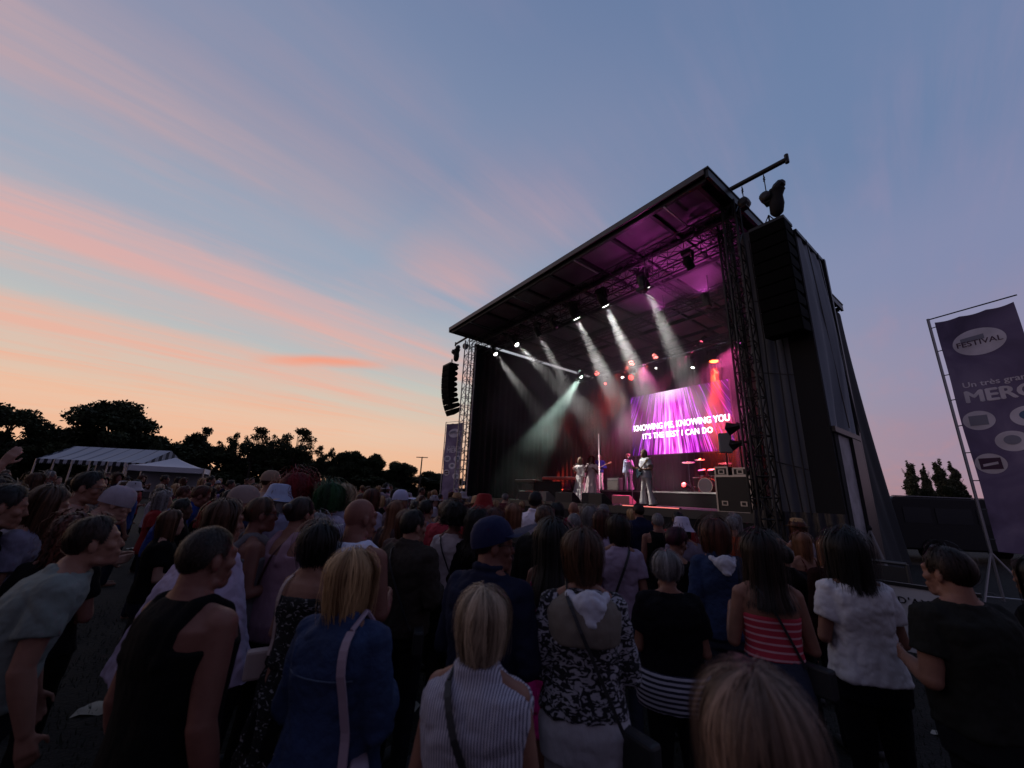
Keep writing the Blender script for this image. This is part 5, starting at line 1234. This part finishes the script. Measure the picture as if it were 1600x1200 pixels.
# ------------------------------------------------------------------ the band
TB = Vector((0, 0, 0))
def on_stage(s, d, z, H, look, label, **k):
    P = SW(s, d, z); t_ = Vector((look[0], look[1], 0)); return person((P[0], P[1], z), H, facing(P, t_, k.pop('off', 0)), label, **k)
OFFC = (-2, 2)
WHITEC = (205, 198, 196)
def guitar(t, p, col):
    g = thing('electric_guitar', t.location, t.rotation_euler[2], 'electric guitar held across the body of the '+col[1], 'guitar'); g.scale = t.scale
    c = Vector((.06, .20, 1.06)); M = Matrix.Rotation(R(-24), 3, 'Y')
    b = MB(); pr = [(-.20, .0), (-.17, .13), (-.05, .10), (.05, .15), (.14, .12), (.08, .02), (.12, -.10), (.0, -.10), (-.12, -.15), (-.19, -.10)]
    M2 = Matrix.Rotation(R(205), 3, 'Y')
    v = [tuple(c+M2@Vector((x, y_, z))) for y_ in (-.02, .02) for x, z in pr]; n = len(pr); b.add(v, [tuple(range(n)), tuple(range(2*n-1, n-1, -1))]+[(i, (i+1) % n, n+(i+1) % n, n+i)[::-1] for i in range(n)])
    b.build('guitar_body', mat('guitar_paint', col[0], .25), g)
    b = MB(); b.tube(c+M2@Vector((.05, .03, 0)), c+M2@Vector((.62, .03, 0)), .018, 6); b.obox(c+M2@Vector((.69, .03, .0)), M2, .08, .012, .035); b.build('neck', mat('maple', (.35, .22, .1), .4), g)
def mic_in_hand(t, p, which, label):
    sh, el, wr, an = p.arm[which]; d = (wr-el).normalized(); g = thing('microphone', t.location, t.rotation_euler[2], label, 'microphone'); g.scale = t.scale
    a = wr+d*.06; u = (p.hc+p.HM@Vector((0, .12, -.07))-a).normalized()
    b = MB(); b.tube(a-u*.06, a+u*.11, .012, 8, .017); b.build('handle', BLACKM, g); b = MB(); v, f = ell(a+u*.135, (.026,)*3, 10, 6); b.add(v, f); b.build('grille', STEEL, g, smooth=True)
CR = .016
t, p = on_stage(4.15, 3.35, DZ, 1.80, (-12, 11), 'guitarist in white flared suit with pale blue shirt at the deck edge', sex='m', hair='mid', hc='ash', top='loose', tc=(205, 205, 210), bot='flared', bc=WHITEC, arms=('guitar2', 'guitar'), stride=.16, res=CR, nh=500, hw=.01, lean=.05, hyaw=.3)
guitar(t, p, ((.03, .05, .07), 'guitarist in white at the deck edge'))
t, p = on_stage(7.45, 3.8, DZ, 1.74, (-10, 8), 'blond singer in a long white gown with microphone, left of the two', sex='f', hair='mid', hc='fair', top='gown', tc=WHITEC, arms=('down', 'mic'), res=CR, nh=500, hw=.01)
mic_in_hand(t, p, 1, 'microphone held by the blond singer in the gown')
t, p = on_stage(6.75, 3.7, DZ, 1.74, (-3, 0), 'red-haired singer in a long white gown beside the blond one', sex='f', hair='curly', hc='red', top='gown', tc=(215, 190, 190), arms=('hold', 'mic'), res=CR, nh=700, hw=.01)
mic_in_hand(t, p, 1, 'microphone held by the red-haired singer')
t, p = on_stage(9.95, 7.9, 2.235, 1.78, (-3, 3), 'musician in a royal blue jacket and white trousers on the riser', sex='m', hair='mid', hc='fair', top='jacket', tc=(20, 40, 130), bot='trousers', bc=WHITEC, arms=('guitar2', 'guitar'), res=CR, nh=300, hw=.012, stride=.1)
guitar(t, p, ((.6, .6, .6), 'musician in blue on the riser'))
t, p = on_stage(8.15, 7.85, 2.235, 1.74, (-2, 5), 'long-haired blond singer in silvery blue and white on the riser', sex='f', hair='long', hc='fair', top='shirt', tc=(170, 180, 205), bot='flared', bc=(170, 170, 185), arms=('mic', 'down'), res=CR, nh=400, hw=.012)
mic_in_hand(t, p, 0, 'microphone held by the singer in silvery blue')

# ------------------------------------------------------------------ spectators near the camera
def hp(x, y, D): P = CAM+ray(x, y)*D; return (P[0], P[1], P[2])
def hero(x, y, D, label, off=0.0, **k):
    P = hp(x, y, D*k.pop('ds', 1.0 if x == 757 else 1.33)); k.setdefault('res', .009); k.setdefault('seed', abs(int(x))+1); 
    t, p = person(P, 0, facing(P, STAGE_T, off), label, anchor='head', **k); return t, p
denim = mat('denim', (30, 48, 84), .9, bump=.3, bscale=60, var=.25, vscale=6); jeans = mat('jeans', (44, 52, 72), .9, bump=.3, bscale=50, var=.3, vscale=4)
def whitehood(p, t):
    P_ = [ell(p.B((.02, -.135, 1.43)), (.085, .045, .075)), cs(p.B((-.07, -.09, 1.46)), p.B((.02, -.15, 1.36)), .03, .03), cs(p.B((.10, -.08, 1.46)), p.B((.03, -.15, 1.36)), .03, .03)]
    put(fuse(P_, 'hood', .010, cloth((190, 192, 205)), .02, .06, 2), 'hood', t)
def backyoke(p, t):
    P_ = [p.bend(loft([(z, cy-.012, rx*.86, ry) for z, cy, rx, ry in p.torso(.032, 1.26, 1.47)]))]
    put(fuse(P_, 'cape_collar', .010, cloth((112, 104, 96)), .006, .09, 2), 'cape_collar', t)
    whitehood(p, t)
def seam(p, t):
    b = MB(); tr = p.torso(.037, 1.0, 1.5); zs = [q[0] for q in tr]; pts = []
    for k in range(13):
        x = -.15+.30*k/12; z = 1.30; cy, rx, ry = [float(np.interp(z, zs, [q[i] for q in tr])) for i in (1, 2, 3)]; pts.append(Vector(p.B((x, cy-ry*(1-(abs(x)/rx)**2.3)**.5, z))))
    b.path(pts, .003, 5); b.build('yoke_seam', mat('faded_denim', (70, 82, 105), .9), t)
blue_stripe = stripe_mat('blouse_stripes', (178, 174, 188), (96, 94, 112), 'X', 95, .45)
zebra = pattern_mat('swirl_print', (22, 22, 30), (150, 148, 158), 17, 2.6, .50)
dotted = pattern_mat('spotted_print', (10, 10, 14), (140, 138, 140), 28, 1.2, .60)
nav_str = stripe_mat('navy_white_hem', (28, 28, 48), (165, 165, 180), 'Z', 34, .5)
red_str = stripe_mat('coral_stripes', (175, 44, 66), (205, 150, 160), 'Z', 26, .28)
hero(150, 808, 1.55, 'young man in grey-green T-shirt with dark hair, seen in profile, nearest the lower corner', off=-.35, sex='m', skin=0, hair='crop', hc='dark', top='tee', tc=(112, 120, 116), bot='trousers', lean=.30, hyaw=-.05, hpitch=-.26, nh=3200, hw=.003, fat=1.04, arms=('down', 'down'))
hero(333, 821, 1.22, 'broad man with cropped hair in a black sleeveless shirt', off=-.02, sex='m', skin=1, hair='buzz', hc='dark', top='tank', tc=(12, 12, 14), bot='trousers', fat=1.14, hyaw=-.12, nh=3600, hw=.002, arms=('down', 'down'))
hero(556, 862, 1.27, 'woman with blond bob in a blue denim jacket, pale bag strap on her back', off=.02, sex='f', skin=0, hair='bob', hc='blond', top='jacket', tm=denim, bot='jeans', bm=jeans, fat=1.10, hyaw=-.25, nh=6000, hw=.0026, hlen=-.150, arms=('front', 'front'), extra=seam,
     strap=dict(label='shoulder bag on a broad pale strap, on the woman in denim', m=mat('mauve_leather', (150, 130, 145), .5), side=1, w=.036, xa=.10, xb=.16, zb=1.02, inf=.045))
hero(757, 922, 1.42, 'woman with short streaked blond hair in a sleeveless finely striped blouse', off=.0, sex='f', skin=0, hair='bob', hc='ash', top='blouse', tm=blue_stripe, bot='trousers', bc=(20, 20, 28), fat=1.16, nh=6000, hw=.0026, hlen=-.095, arms=('front', 'front'), hyaw=.08,
     strap=dict(label='dark cross-body bag on the woman in the striped blouse', side=-1, w=.024, inf=.044))
hero(772, 812, 1.62, 'man in a navy cap and glasses, navy shirt, turned toward the stage', off=-.28, sex='m', skin=1, hair='short', hc='dark', top='shirt', tc=(28, 32, 52), hat='cap', hatc=(16, 24, 62), hatt=.30, glasses=True, fat=1.10, nh=800, hyaw=-.85, lean=.05, arms=('front', 'front'))
hero(910, 829, 1.52, 'woman with brown bob in a black and white swirl-print top and white trousers', off=.12, sex='f', skin=0, hair='bob', hc='brown', top='long', tm=zebra, bot='trousers', bc=(172, 170, 178), fat=1.15, nh=5000, hw=.0026, hlen=-.100, arms=('front', 'front'), extra=backyoke,
     strap=dict(label='thin black cross-body bag on the woman in swirl print', side=-1, w=.016, inf=.050))
hero(1040, 862, 1.95, 'person with smooth sandy hair in a black jacket over a navy and white striped shirt', off=-.05, sex='f', skin=0, hair='bob', hc='grey', top='loose', tc=(14, 13, 20), bot='trousers', bc=(16, 16, 24), fat=1.18, nh=3600, hw=.003, hlen=-.03, arms=('front', 'front'),
     extra=lambda p, t: put(fuse([p.bend(loft(p.torso(.046, .80, 1.02)))], 'shirt_hem', .010, nav_str, .006, .08, 2), 'shirt_hem', t))
hero(1186, 836, 1.86, 'woman with long dark hair in a coral striped strapless top and jeans', off=-.05, sex='f', skin=0, hair='long', hc='dark', top='tube', tm=red_str, bot='jeans', bm=jeans, fat=1.02, nh=5000, hw=.003, hlen=-.27, hvol=.012, arms=('hold', 'front'),
     strap=dict(label='slim dark strap bag on the woman in the coral striped top', side=-1, w=.014, inf=.02, xb=-.12, zb=1.05))
hero(1318, 836, 1.98, 'woman with long black hair in a white short-sleeved T-shirt', off=-.12, sex='f', skin=0, hair='long', hc='black', top='tee', tc=(205, 203, 208), bot='trousers', bc=(14, 14, 22), fat=1.10, nh=4500, hw=.003, hlen=-.20, hvol=.02, arms=('front', 'front'))
hero(1474, 857, 1.60, 'stocky man with short dark hair in a dark grey T-shirt at the right', off=.10, sex='m', skin=0, hair='crop', hc='dark', top='tee', tc=(34, 34, 32), bot='trousers', fat=1.20, nh=3600, hw=.003, arms=('front', 'front'), hyaw=.2, hvol=.004)
hero(1174, 1062, .66, 'streaky blond head closest to the camera, cut off at the bottom edge', off=.0, sex='f', skin=0, hair='mid', hc='sandy', top='tee', tc=(30, 26, 34), nh=11000, hw=.0016, hlen=-.17, hvol=.004, ds=1.15)
hero(566, 776, 1.95, 'bald sunburnt man in a pale blue-white shirt', off=.0, sex='m', skin=1, hair=None, top='tank', tc=(206, 212, 235), fat=1.12, arms=('front', 'front'), hyaw=-.35, lean=.03)
hero(503, 822, 1.80, 'woman with black bob and bare shoulders in a spotted black dress', off=.0, sex='f', skin=0, hair='bob', hc='black', top='dress', tm=dotted, bot='skirt', bc=(12, 12, 14), fat=1.14, nh=2200, hlen=-.08, hvol=.010, arms=('front', 'front'), hyaw=-.25,
     strap=dict(label='bag on a cream strap, on the woman in the spotted dress', m=mat('cream_leather', (170, 150, 145), .6), side=-1, w=.022, inf=.02, xa=.10, xb=.11, zb=1.05))
hero(474, 776, 2.35, 'woman with dark pinned hair in a dusty pink vest top, thin red strap', off=.0, sex='f', skin=0, hair='bun', hc='dark', top='tank', tc=(146, 116, 128), fat=1.16, arms=('front', 'front'), nh=1400, lean=.08,
     strap=dict(label='small bag on a dark red cord, on the woman in pink vest', m=mat('wine_leather', (60, 12, 22), .6), side=1, w=.012, inf=.02))
hero(648, 797, 2.40, 'person with short black hair in a loose olive jacket, dark trousers', off=-.1, sex='m', skin=0, hair='crop', hc='black', top='jacket', tc=(52, 46, 42), fat=1.05, hyaw=-.4, arms=('down', 'front'), nh=1600,
     strap=dict(label='black bag on a diagonal strap over the olive jacket', side=-1, w=.012, inf=.045))
hero(356, 783, 1.95, 'fair-haired woman in a wide lilac-white wrap, behind the man in black', off=-.1, sex='f', skin=0, hair='bob', hc='brown', top='poncho', tc=(176, 160, 186), bot='skirt', bc=(130, 120, 135), fat=1.1, nh=2000, hlen=-.09, hyaw=-.3, lean=.06)
hero(196, 763, 2.75, 'man in a pale cap leaning forward with bare neck, black top', off=-.35, sex='m', skin=2, hair=None, top='tee', tc=(12, 12, 14), hat='beanie', hatc=(150, 140, 150), fat=1.06, lean=.55, hpitch=.05, arms=('front', 'front'))
hero(88, 762, 2.15, 'woman with brown shoulder-length hair in a faded mauve top', off=-.25, sex='f', skin=0, hair='mid', hc='brown', top='tee', tc=(110, 104, 124), fat=1.10, lean=.30, nh=2200)
hero(22, 758, 1.95, 'heavy person in a black hooded jacket at the left edge', off=-.2, sex='m', skin=0, hair='crop', hc='black', top='hoodie', tc=(10, 9, 12), fat=1.25, lean=.35, nh=1200)
hero(148, 737, 2.75, 'dark-haired man with glasses looking sideways, peach shirt collar', off=-.4, sex='m', skin=0, hair='crop', hc='black', top='tee', tc=(150, 118, 108), glasses=True, lean=.25, hyaw=-.2, nh=1400)
hero(386, 762, 2.55, 'grey-haired person in a wide peach cap', off=-.35, sex='m', skin=0, hair='short', hc='grey', top='tee', tc=(120, 90, 84), hat='cap', hatc=(130, 112, 108), hatt=.1, lean=.2, nh=700)
hero(324, 760, 4.1, 'person in bright blue jacket bending down over something', off=-.3, sex='m', skin=1, hair='crop', hc='auburn', top='jacket', tc=(16, 44, 110), lean=.45, hpitch=.2, nh=1200, res=.012)
hero(412, 776, 2.30, 'woman with tied brown hair and sunglasses in a grey vest', off=-.5, sex='f', skin=1, hair='pony', hc='brown', top='tank', tc=(100, 96, 100), glasses=True, fat=1.1, arms=('hold', 'front'), nh=1200, res=.011)
hero(867, 822, 2.15, 'woman with very long black hair in a fuchsia dress', off=-.15, sex='f', skin=1, hair='long', hc='black', top='dress', tc=(190, 24, 120), bot='skirt', bc=(190, 24, 120), nh=3400, hlen=-.40, hvol=.022, lean=.02, res=.011)
hero(837, 768, 4.3, 'tall man in a crisp white long-sleeved shirt, black hair', off=-.05, sex='m', skin=3, hair='crop', hc='black', top='shirt', tc=(220, 214, 230), bot='trousers', bc=(40, 40, 60), nh=800, res=.012)
hero(966, 806, 2.75, 'woman with dark shoulder-length hair in a mauve T-shirt, dark strap', off=.02, sex='f', skin=0, hair='mid', hc='dark', top='tee', tc=(150, 134, 156), bot='jeans', bm=jeans, fat=1.05, hyaw=.5, nh=1800, hlen=-.12, res=.011,
     strap=dict(label='dark bag across the mauve T-shirt', side=1, w=.020, inf=.036, xb=-.12))
hero(940, 798, 3.3, 'auburn-haired woman in a lilac top, just left of the mauve T-shirt', sex='f', skin=0, hair='mid', hc='auburn', top='tee', tc=(150, 134, 160), nh=1200, res=.013, hyaw=-.3)
hero(1027, 801, 4.2, 'balding man in a black waistcoat over white sleeves', sex='m', skin=1, hair='buzz', hc='grey', top='tank', tc=(14, 14, 16), nh=600, res=.013)
hero(1065, 808, 3.4, 'person in a white bucket hat near the stage', sex='f', skin=0, hair='bob', hc='dark', top='tee', tc=(110, 100, 118), hat='bucket', hatc=(176, 168, 190), nh=500, res=.013, hyaw=-.5)
hero(1060, 826, 2.75, 'person with plum-coloured hair and glasses in black, looking down', off=-.9, sex='f', skin=0, hair='crop', hc='plum', top='tee', tc=(14, 12, 18), glasses=True, hpitch=.35, arms=('hold', 'hold'), nh=1600, hvol=.012, res=.011)
hero(1116, 815, 2.55, 'woman with dark red hair in a denim jacket with white hood', off=-.1, sex='f', skin=0, hair='mid', hc='auburn', top='jacket', tm=denim, bot='jeans', bm=jeans, nh=2000, hlen=-.12, hvol=.02, extra=whitehood, res=.011)
hero(1142, 806, 4.0, 'grey-haired man in an orange T-shirt by the stage wing', off=-.2, sex='m', skin=0, hair='short', hc='grey', top='tee', tc=(170, 74, 44), nh=700, res=.013)
hero(1250, 832, 3.3, 'ginger-blond woman in a brown vest with lilac strap', sex='f', skin=0, hair='mid', hc='ginger', top='cami', tc=(70, 26, 22), nh=1200, res=.012)
hero(1291, 840, 2.7, 'woman with long wavy light-brown hair in a dark brown jacket', off=-.1, sex='f', skin=0, hair='long', hc='ginger', top='jacket', tc=(36, 14, 12), nh=2000, hlen=-.34, res=.012)
hero(1222, 852, 2.9, 'man with black hair hidden behind the coral striped woman', sex='m', skin=0, hair='crop', hc='black', top='jacket', tc=(22, 14, 14), nh=900, res=.013)
hero(1612, 872, 1.9, 'person in black at the right edge, half out of view', off=.2, sex='f', skin=0, hair='long', hc='black', top='jacket', tc=(10, 9, 12), nh=1400, res=.012)
hero(700, 781, 3.6, 'man in a coral red T-shirt with brown cropped hair', sex='m', skin=0, hair='short', hc='brown', top='tee', tc=(150, 44, 60), nh=900, res=.012)
hero(712, 790, 3.0, 'woman with short black curls in a white top, thin black strap', sex='f', skin=1, hair='afro', hc='black', top='tee', tc=(176, 166, 170), nh=1600, hlen=-.03, res=.012, strap=dict(label='small black bag across the white top', side=-1, w=.012, inf=.036))
hero(747, 800, 2.9, 'person with long dark curls in a black coat, beside the white top', sex='f', skin=0, hair='curly', hc='black', top='jacket', tc=(14, 12, 13), nh=2400, hlen=-.26, res=.012)
hero(773, 796, 3.2, 'person with rounded auburn hair directly above the navy cap', sex='f', skin=0, hair='bob', hc='auburn', top='tee', tc=(60, 40, 40), nh=1200, hlen=-.06, hvol=.012, res=.013)
hero(803, 787, 3.6, 'woman with coppery red hair in a sage top', sex='f', skin=0, hair='mid', hc='ginger', top='tee', tc=(96, 96, 88), nh=1000, res=.013)
hero(869, 786, 3.9, 'dark bobbed person right of the man in the white shirt', sex='f', skin=0, hair='bob', hc='black', top='tee', tc=(70, 66, 90), nh=900, res=.013)
hero(897, 801, 3.5, 'man with clipped grey hair in a dark polo before the gowns', sex='m', skin=1, hair='buzz', hc='grey', top='tee', tc=(26, 24, 28), nh=800, res=.013)
hero(896, 783, 5.0, 'bald man in a crimson shirt close to the stage', sex='m', skin=0, hair=None, top='tee', tc=(110, 14, 40), res=.014)
hero(922, 794, 3.9, 'person with grey curls in a patterned beige blouse', sex='f', skin=0, hair='curly', hc='grey', top='loose', tc=(120, 116, 110), nh=900, hlen=-.06, res=.013)
hero(466, 748, 3.3, 'person in a big crimson curly wig', sex='f', skin=0, hair='afro', hc='red', top='tee', tc=(90, 14, 34), nh=2600, hvol=.022, hlen=-.08, res=.013)
hero(519, 762, 3.3, 'person with leafy green wig in a white blouse', sex='f', skin=0, hair='afro', hc='green', top='loose', tc=(165, 160, 185), nh=2400, hvol=.012, hlen=-.08, res=.013)
hero(541, 758, 3.5, 'woman with fair bob in a lilac-white blouse beside the green wig', sex='f', skin=0, hair='bob', hc='fair', top='loose', tc=(170, 158, 185), nh=1400, hlen=-.09, res=.013)
hero(439, 757, 3.1, 'person in a silvery bucket hat and shiny scarf', sex='f', skin=0, hair='bob', hc='grey', top='loose', tc=(120, 116, 140), hat='bucket', hatc=(150, 160, 190), nh=700, res=.013, lean=.1)
hero(627, 767, 4.3, 'person in a small white cap left of the far banner', sex='m', skin=0, hair='short', hc='brown', top='tee', tc=(90, 76, 90), hat='cap', hatc=(170, 172, 200), nh=500, res=.014)
hero(621, 783, 3.4, 'woman with long copper hair above the olive jacket', sex='f', skin=0, hair='long', hc='ginger', top='tee', tc=(70, 54, 54), nh=1400, res=.013)
hero(637, 798, 2.9, 'woman with chestnut hair in a taupe blouse, left of the olive jacket', sex='f', skin=0, hair='mid', hc='auburn', top='loose', tc=(84, 66, 62), nh=1500, hlen=-.14, res=.012)
hero(746, 779, 4.0, 'person in a straw cowboy hat', sex='m', skin=0, hair='short', hc='brown', top='tee', tc=(34, 26, 26), hat='cowboy', hatc=(150, 116, 82), nh=400, res=.014)
hero(757, 772, 4.6, 'person in a bright red bucket hat and red top', sex='f', skin=0, hair='bob', hc='dark', top='tee', tc=(110, 14, 14), hat='bucket', hatc=(120, 14, 16), nh=400, res=.014)
hero(583, 764, 4.2, 'child-sized girl in a white T-shirt with brown hair', sex='f', skin=0, hair='mid', hc='auburn', top='tee', tc=(150, 140, 160), nh=900, res=.014)
hero(667, 781, 3.9, 'man with short dark hair in a light grey shirt, left of the red T-shirt', sex='m', skin=0, hair='crop', hc='black', top='tee', tc=(110, 96, 112), nh=900, res=.014)
hero(425, 737, 4.6, 'man in a tan cap sitting higher than the crowd in a beige jumper', sex='m', skin=0, hair='short', hc='brown', top='long', tc=(150, 124, 114), hat='cap', hatc=(140, 116, 100), nh=400, res=.014)
hero(-62, 738, 2.6, 'person at the left edge raising a bare forearm', off=-.2, sex='m', skin=2, hair='short', hc='dark', top='tee', tc=(12, 11, 12), arms=('down', 'raise'), nh=700, res=.009)

# ------------------------------------------------------------------ the rest of the crowd: copies of a set of modelled people
def variant(sex, arms, top, seed, fat=1.0):
    p = Pose(sex, .03, 0, 0, arms, fat); return p, p.body(.018, SKIN[0], True, True), p.top(top, cloth((60, 60, 60)), .020, seed), p.bottom('trousers', cloth((20, 20, 24)), .022)
VAR = [variant('m', ('down', 'down'), 'tee', 1), variant('f', ('front', 'front'), 'tee', 2, 1.08), variant('m', ('front', 'front'), 'shirt', 3, 1.1), variant('f', ('down', 'hold'), 'loose', 4), variant('f', ('clap', 'clap'), 'tank', 5, 1.05), variant('m', ('phone', 'down'), 'jacket', 6)]
HK = ['short', 'crop', 'bob', 'mid', 'long', 'curly', 'buzz', 'pony']
HV = {}
def hv(vi, kind):
    if (vi, kind) not in HV: HV[(vi, kind)] = hair_mesh(VAR[vi][0], kind, 5+vi, 320, .012, hair_mat(*HC['dark']))
    return HV[(vi, kind)]
HATV = {}
def put_m(me, name, t, m):
    o = put(me, name, t); o.material_slots[0].link = 'OBJECT'; o.material_slots[0].material = m; return o
TOPC = [('black', (14, 13, 15)), ('navy', (26, 30, 56)), ('white', (150, 144, 158)), ('grey', (84, 80, 88)), ('maroon', (74, 22, 34)), ('pink', (142, 96, 112)), ('khaki', (74, 64, 52)), ('blue', (36, 60, 118)), ('lilac', (128, 110, 148)), ('red', (126, 26, 30)), ('green', (34, 62, 46)), ('cream', (140, 124, 108))]
HCN = {'black': 'black', 'dark': 'dark brown', 'brown': 'brown', 'auburn': 'auburn', 'blond': 'blond', 'grey': 'grey', 'ginger': 'ginger', 'fair': 'fair'}
HKN = {'short': 'short {} hair', 'crop': 'tousled short {} hair', 'bob': 'a {} bob', 'mid': 'shoulder-length {} hair', 'long': 'long {} hair', 'curly': '{} curls', 'buzz': 'clipped {} hair', 'pony': 'a {} ponytail'}
VN = ['T-shirt', 'fitted T-shirt', 'shirt', 'blouse', 'vest clapping', 'jacket']
heroes_xy = [(o.location.x, o.location.y) for o in sc.objects if o.name.startswith('person') and o.parent is None]
placed = list(heroes_xy); used = {}; cnt = 0
rr = np.random.RandomState(99)
cand = []
for _ in range(60000):
    r_ = 3.6+23*rr.rand()**.75; a = rr.uniform(-1.02, .62); x, y = r_*math.sin(a), r_*math.cos(a)
    P = np.array([x, y, 0]); d = (P-SO)@SD; s = (P-SO)@SF
    if d > -.9 and s > -3.0: continue
    if y > 24.5 or (s < -1.5 and r_ > 6): continue
    if s > 13.5 and r_ > 21: continue
    px, py, k = proj((x, y, gz(x, y)+1.65))
    if k < 1 or px < -20 or px > 1330: continue
    if r_ < 4.6 and px > 620 and rr.rand() < .6: continue
    cand.append((r_, x, y, px))
for r_, x, y, px in cand:
    md = .60+.020*r_
    if all((x-a)**2+(y-b)**2 > md*md for a, b in placed):
        if any(abs(a-x) < .5 and abs(b-y) < .45 for a, b in placed): continue
        placed.append((x, y)); cnt += 1
        if cnt > 265: break
        vi = rr.randint(len(VAR)); sex = VAR[vi][0].sex; hk = HK[rr.choice([0, 1, 6, 0, 5])] if sex == 'm' else HK[rr.choice([2, 3, 4, 5, 7, 2])]; hcn = list(HCN)[rr.choice(8, p=[.2, .24, .16, .09, .1, .11, .05, .05])]
        tn, tcol = TOPC[rr.choice(12, p=[.17, .10, .15, .12, .07, .07, .06, .07, .06, .05, .03, .05])] if r_ > 6 else TOPC[rr.choice([0, 1, 3, 6, 0, 4])]
        hat = None; q = rr.rand()
        if q < .07: hat = ('cap', 'pale cap', (150, 146, 156))
        elif q < .10: hat = ('bucket', 'white bucket hat', (160, 156, 166))
        elif q < .12: hat = ('straw', 'straw hat', (150, 120, 86))
        zone = 'before the marquee' if px < 330 else 'before the airy trees' if px < 600 else 'before the far tower' if px < 800 else 'near the stage front' if r_ > 5 else 'behind the nearest rows'
        if px < 330 and r_ < 7: zone = 'in the dark crowd edge'
        zone = ('far off ' if r_ > 15 else 'midway back ' if r_ > 8 else '')+zone
        hh = HKN[hk].format(HCN[hcn]); lb = f"{'man' if sex == 'm' else 'woman'}, {hh}{', '+hat[1] if hat else ''}, {tn} {VN[vi]}, {zone}"
        while lb in used:
            n2, tcol = TOPC[rr.randint(12)]; lb = lb.replace(', '+tn+' ', ', '+n2+' '); tn = n2
        used[lb] = 1
        H = (rr.normal(1.76, .06) if sex == 'm' else rr.normal(1.66, .055)); k = H/1.755
        t = thing('person', (x, y, gz(x, y)), facing((x, y), STAGE_T, rr.normal(0, .28)), lb, 'person', 'spectators in the crowd'); t.scale = (k, k, k)
        p, bm_, tm_, bo_ = VAR[vi]; put_m(bm_, 'body', t, SKIN[rr.choice(4, p=[.45, .2, .28, .07])]); put_m(tm_, 'top', t, cloth(tcol)); put_m(bo_, 'trousers', t, cloth([(18, 18, 24), (30, 34, 50), (60, 58, 60), (20, 16, 16)][rr.randint(4)]))
        put_m(hv(vi, hk), 'hair', t, hair_mat(*HC[hcn]))
        if hat:
            if (vi, hat[0]) not in HATV: HATV[(vi, hat[0])] = hat_mesh(p, hat[0], cloth((100, 100, 100)))
            put_m(HATV[(vi, hat[0])], 'hat', t, cloth(hat[2], .8))
